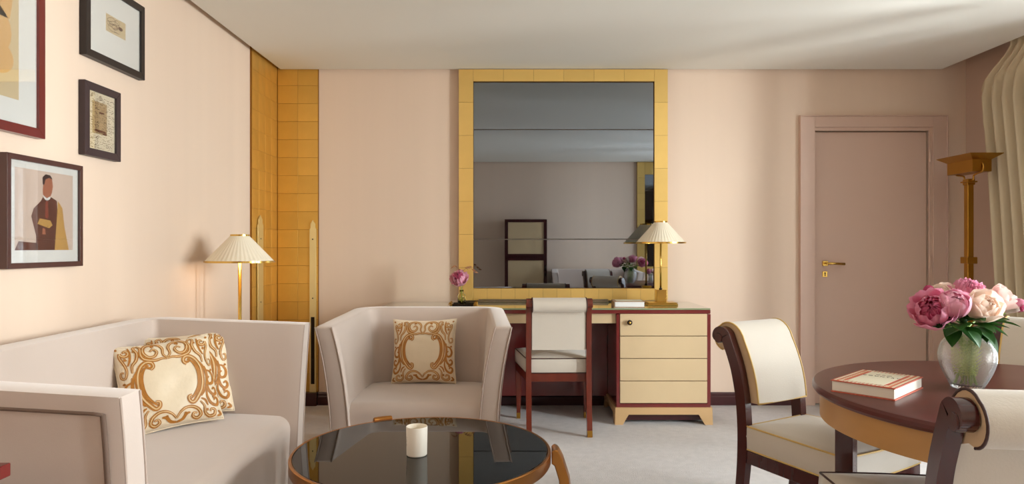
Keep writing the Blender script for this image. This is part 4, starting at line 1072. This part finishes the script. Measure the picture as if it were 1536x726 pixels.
def art_letter(add, line):
    add('paper_cream', SQ, 0); add('paper_patch', [(.16, .28), (.70, .28), (.70, .84), (.16, .84)], 1)
    rnd = random.Random(11)
    for k in range(34):
        y = .04+.9*k/34+rnd.uniform(-.006, .006)
        if k in (24, 28): continue
        x = .06+rnd.uniform(0, .06)
        while x < .92:
            L = rnd.uniform(.03, .11)
            if rnd.random() < (.8 if y < .5 else .55):
                line('ink', [(x, y), (x+L*.3, y+rnd.uniform(-.012, .014)), (x+L*.6, y-rnd.uniform(-.01, .01)), (x+L, y+rnd.uniform(-.005, .006))], rnd.choice((.0012, .0016, .0022)), 2)
            x += L+rnd.uniform(.01, .05)
    add('ink_brown', el(.5, .66, .10, .018, 12), 3); add('ink_brown', el(.45, .335, .24, .02, 14), 3); add('ink_brown', el(.62, .30, .08, .02, 12), 3)
    line('ink', [(.10, .90), (.16, .97), (.14, .90), (.22, .98), (.24, .93)], .002, 3); line('ink', [(.38, .88), (.44, .95), (.50, .90), (.44, .88), (.48, .96)], .0022, 3); line('ink', [(.82, .90), (.9, .92), (.97, .89)], .0022, 3)
def art_portrait(add, line):
    add('paper_pink', SQ, 0)
    add('ink_brown', [(.0, .0), (.36, .0), (.36, .09), (.06, .11)], 1)
    add('ink_brown', [(.34, .0), (.34, .18), (.26, .42), (.30, .52), (.42, .62), (.46, .68), (.60, .68), (.70, .64), (.72, .40), (.70, .0)], 1)
    add('ink_ochre', [(.66, .0), (.72, .64), (.80, .55), (.84, .30), (.92, .0)], 2)
    add('ink_skin', [(.46, .66), (.45, .76), (.47, .90), (.53, .95), (.61, .92), (.63, .82), (.61, .74), (.57, .66)], 2)
    add('ink', [(.45, .83), (.445, .92), (.50, .965), (.58, .96), (.625, .91), (.56, .925), (.50, .90), (.475, .83)], 3)
    add('mat_board', [(.45, .70), (.47, .66), (.52, .62), (.58, .66), (.58, .69), (.52, .66)], 3); add('ink_rust', [(.50, .64), (.54, .64), (.55, .42), (.52, .40), (.49, .42)], 3)
    add('ink_ochre', [(.36, .33), (.56, .28), (.62, .32), (.58, .38), (.40, .40)], 3); add('ink_skin', [(.44, .2), (.5, .2), (.49, .27), (.45, .28)], 3)
    for k in range(5): line('ink', [(.53, .10+.05*k), (.54, .105+.05*k)], .003, 4)
picture('large red-framed print with tan abstract shapes, cut by the top left corner', 1.86, 2.545, 1.585, 2.48, .030, .034, 'frame_red', (.09, .09, .085, .09), art_big)
picture('black-framed small ink sketch on a wide white mat, uppermost on the wall', 2.79, 3.235, 1.972, 2.318, .030, .030, 'frame_black', (.12, .115, .115, .095), art_sketch)
picture('small dark-framed handwritten manuscript page', 2.785, 3.04, 1.562, 1.868, .028, .032, 'frame_dark', (.0, .0, .0, .0), art_letter)
picture('brown-framed painting of a seated man in dark jacket on white mat, lowest on the wall', 2.355, 2.772, 1.107, 1.512, .028, .020, 'frame_brown', (.028, .030, .045, .025), art_portrait)

# ------------------------------------------------------------------ side table at left edge, cabinet behind the camera
stb = thing('side_table', 'dark red wooden side table whose corner shows at the lower left edge', 'table', (-1.40, 1.30, 0))
obj('table_top', bx(-.27, .285, -.22, .22, .675, .705), 'red_wood', stb, bevel=.003)
for a in (-1, 1):
    for b in (-1, 1):
        bm = bmesh.new(); taper(bm, a*.235, b*.185, 0, .675, .014, .02); obj('leg', bm, 'red_wood', stb)
obj('lower_shelf', bx(-.235, .235, -.185, .185, .2, .215), 'red_wood', stb)
cb = thing('cabinet', 'tall dark wood cabinet with parchment panels, seen reflected in the mirror', 'cabinet', (.21, -.32, 0))
obj('body', bx(-.32, .32, -.17, .14, .05, 1.60), 'dark_wood', cb, bevel=.003)
for z0, z1, nm in ((1.03, 1.60, 'door'), (.05, 1.02, 'door')):
    bm = bmesh.new(); y0, y1 = .14, .165
    box(bm, -.32, -.27, y0, y1, z0, z1); box(bm, .27, .32, y0, y1, z0, z1); box(bm, -.27, .27, y0, y1, z0, z0+.045); box(bm, -.27, .27, y0, y1, z1-.045, z1)
    d_ = obj(nm, bm, 'dark_wood', cb); obj('door_panel', bx(-.27, .27, .142, .156, z0+.045, z1-.045), 'parchment', d_)
bm = bmesh.new(); tube(bm, [(.295, .165, .86), (.295, .20, .86)], .01, 10); tube(bm, [(.295, .20, .82), (.295, .20, .90)], .014, 12); tube(bm, [(.295, .20, .74), (.295, .20, .79)], .012, 12); obj('handle', bm, 'dark_metal', cb, smooth=True)
obj('plinth', bx(-.30, .30, -.17, .13, 0, .05), 'dark_wood', cb)
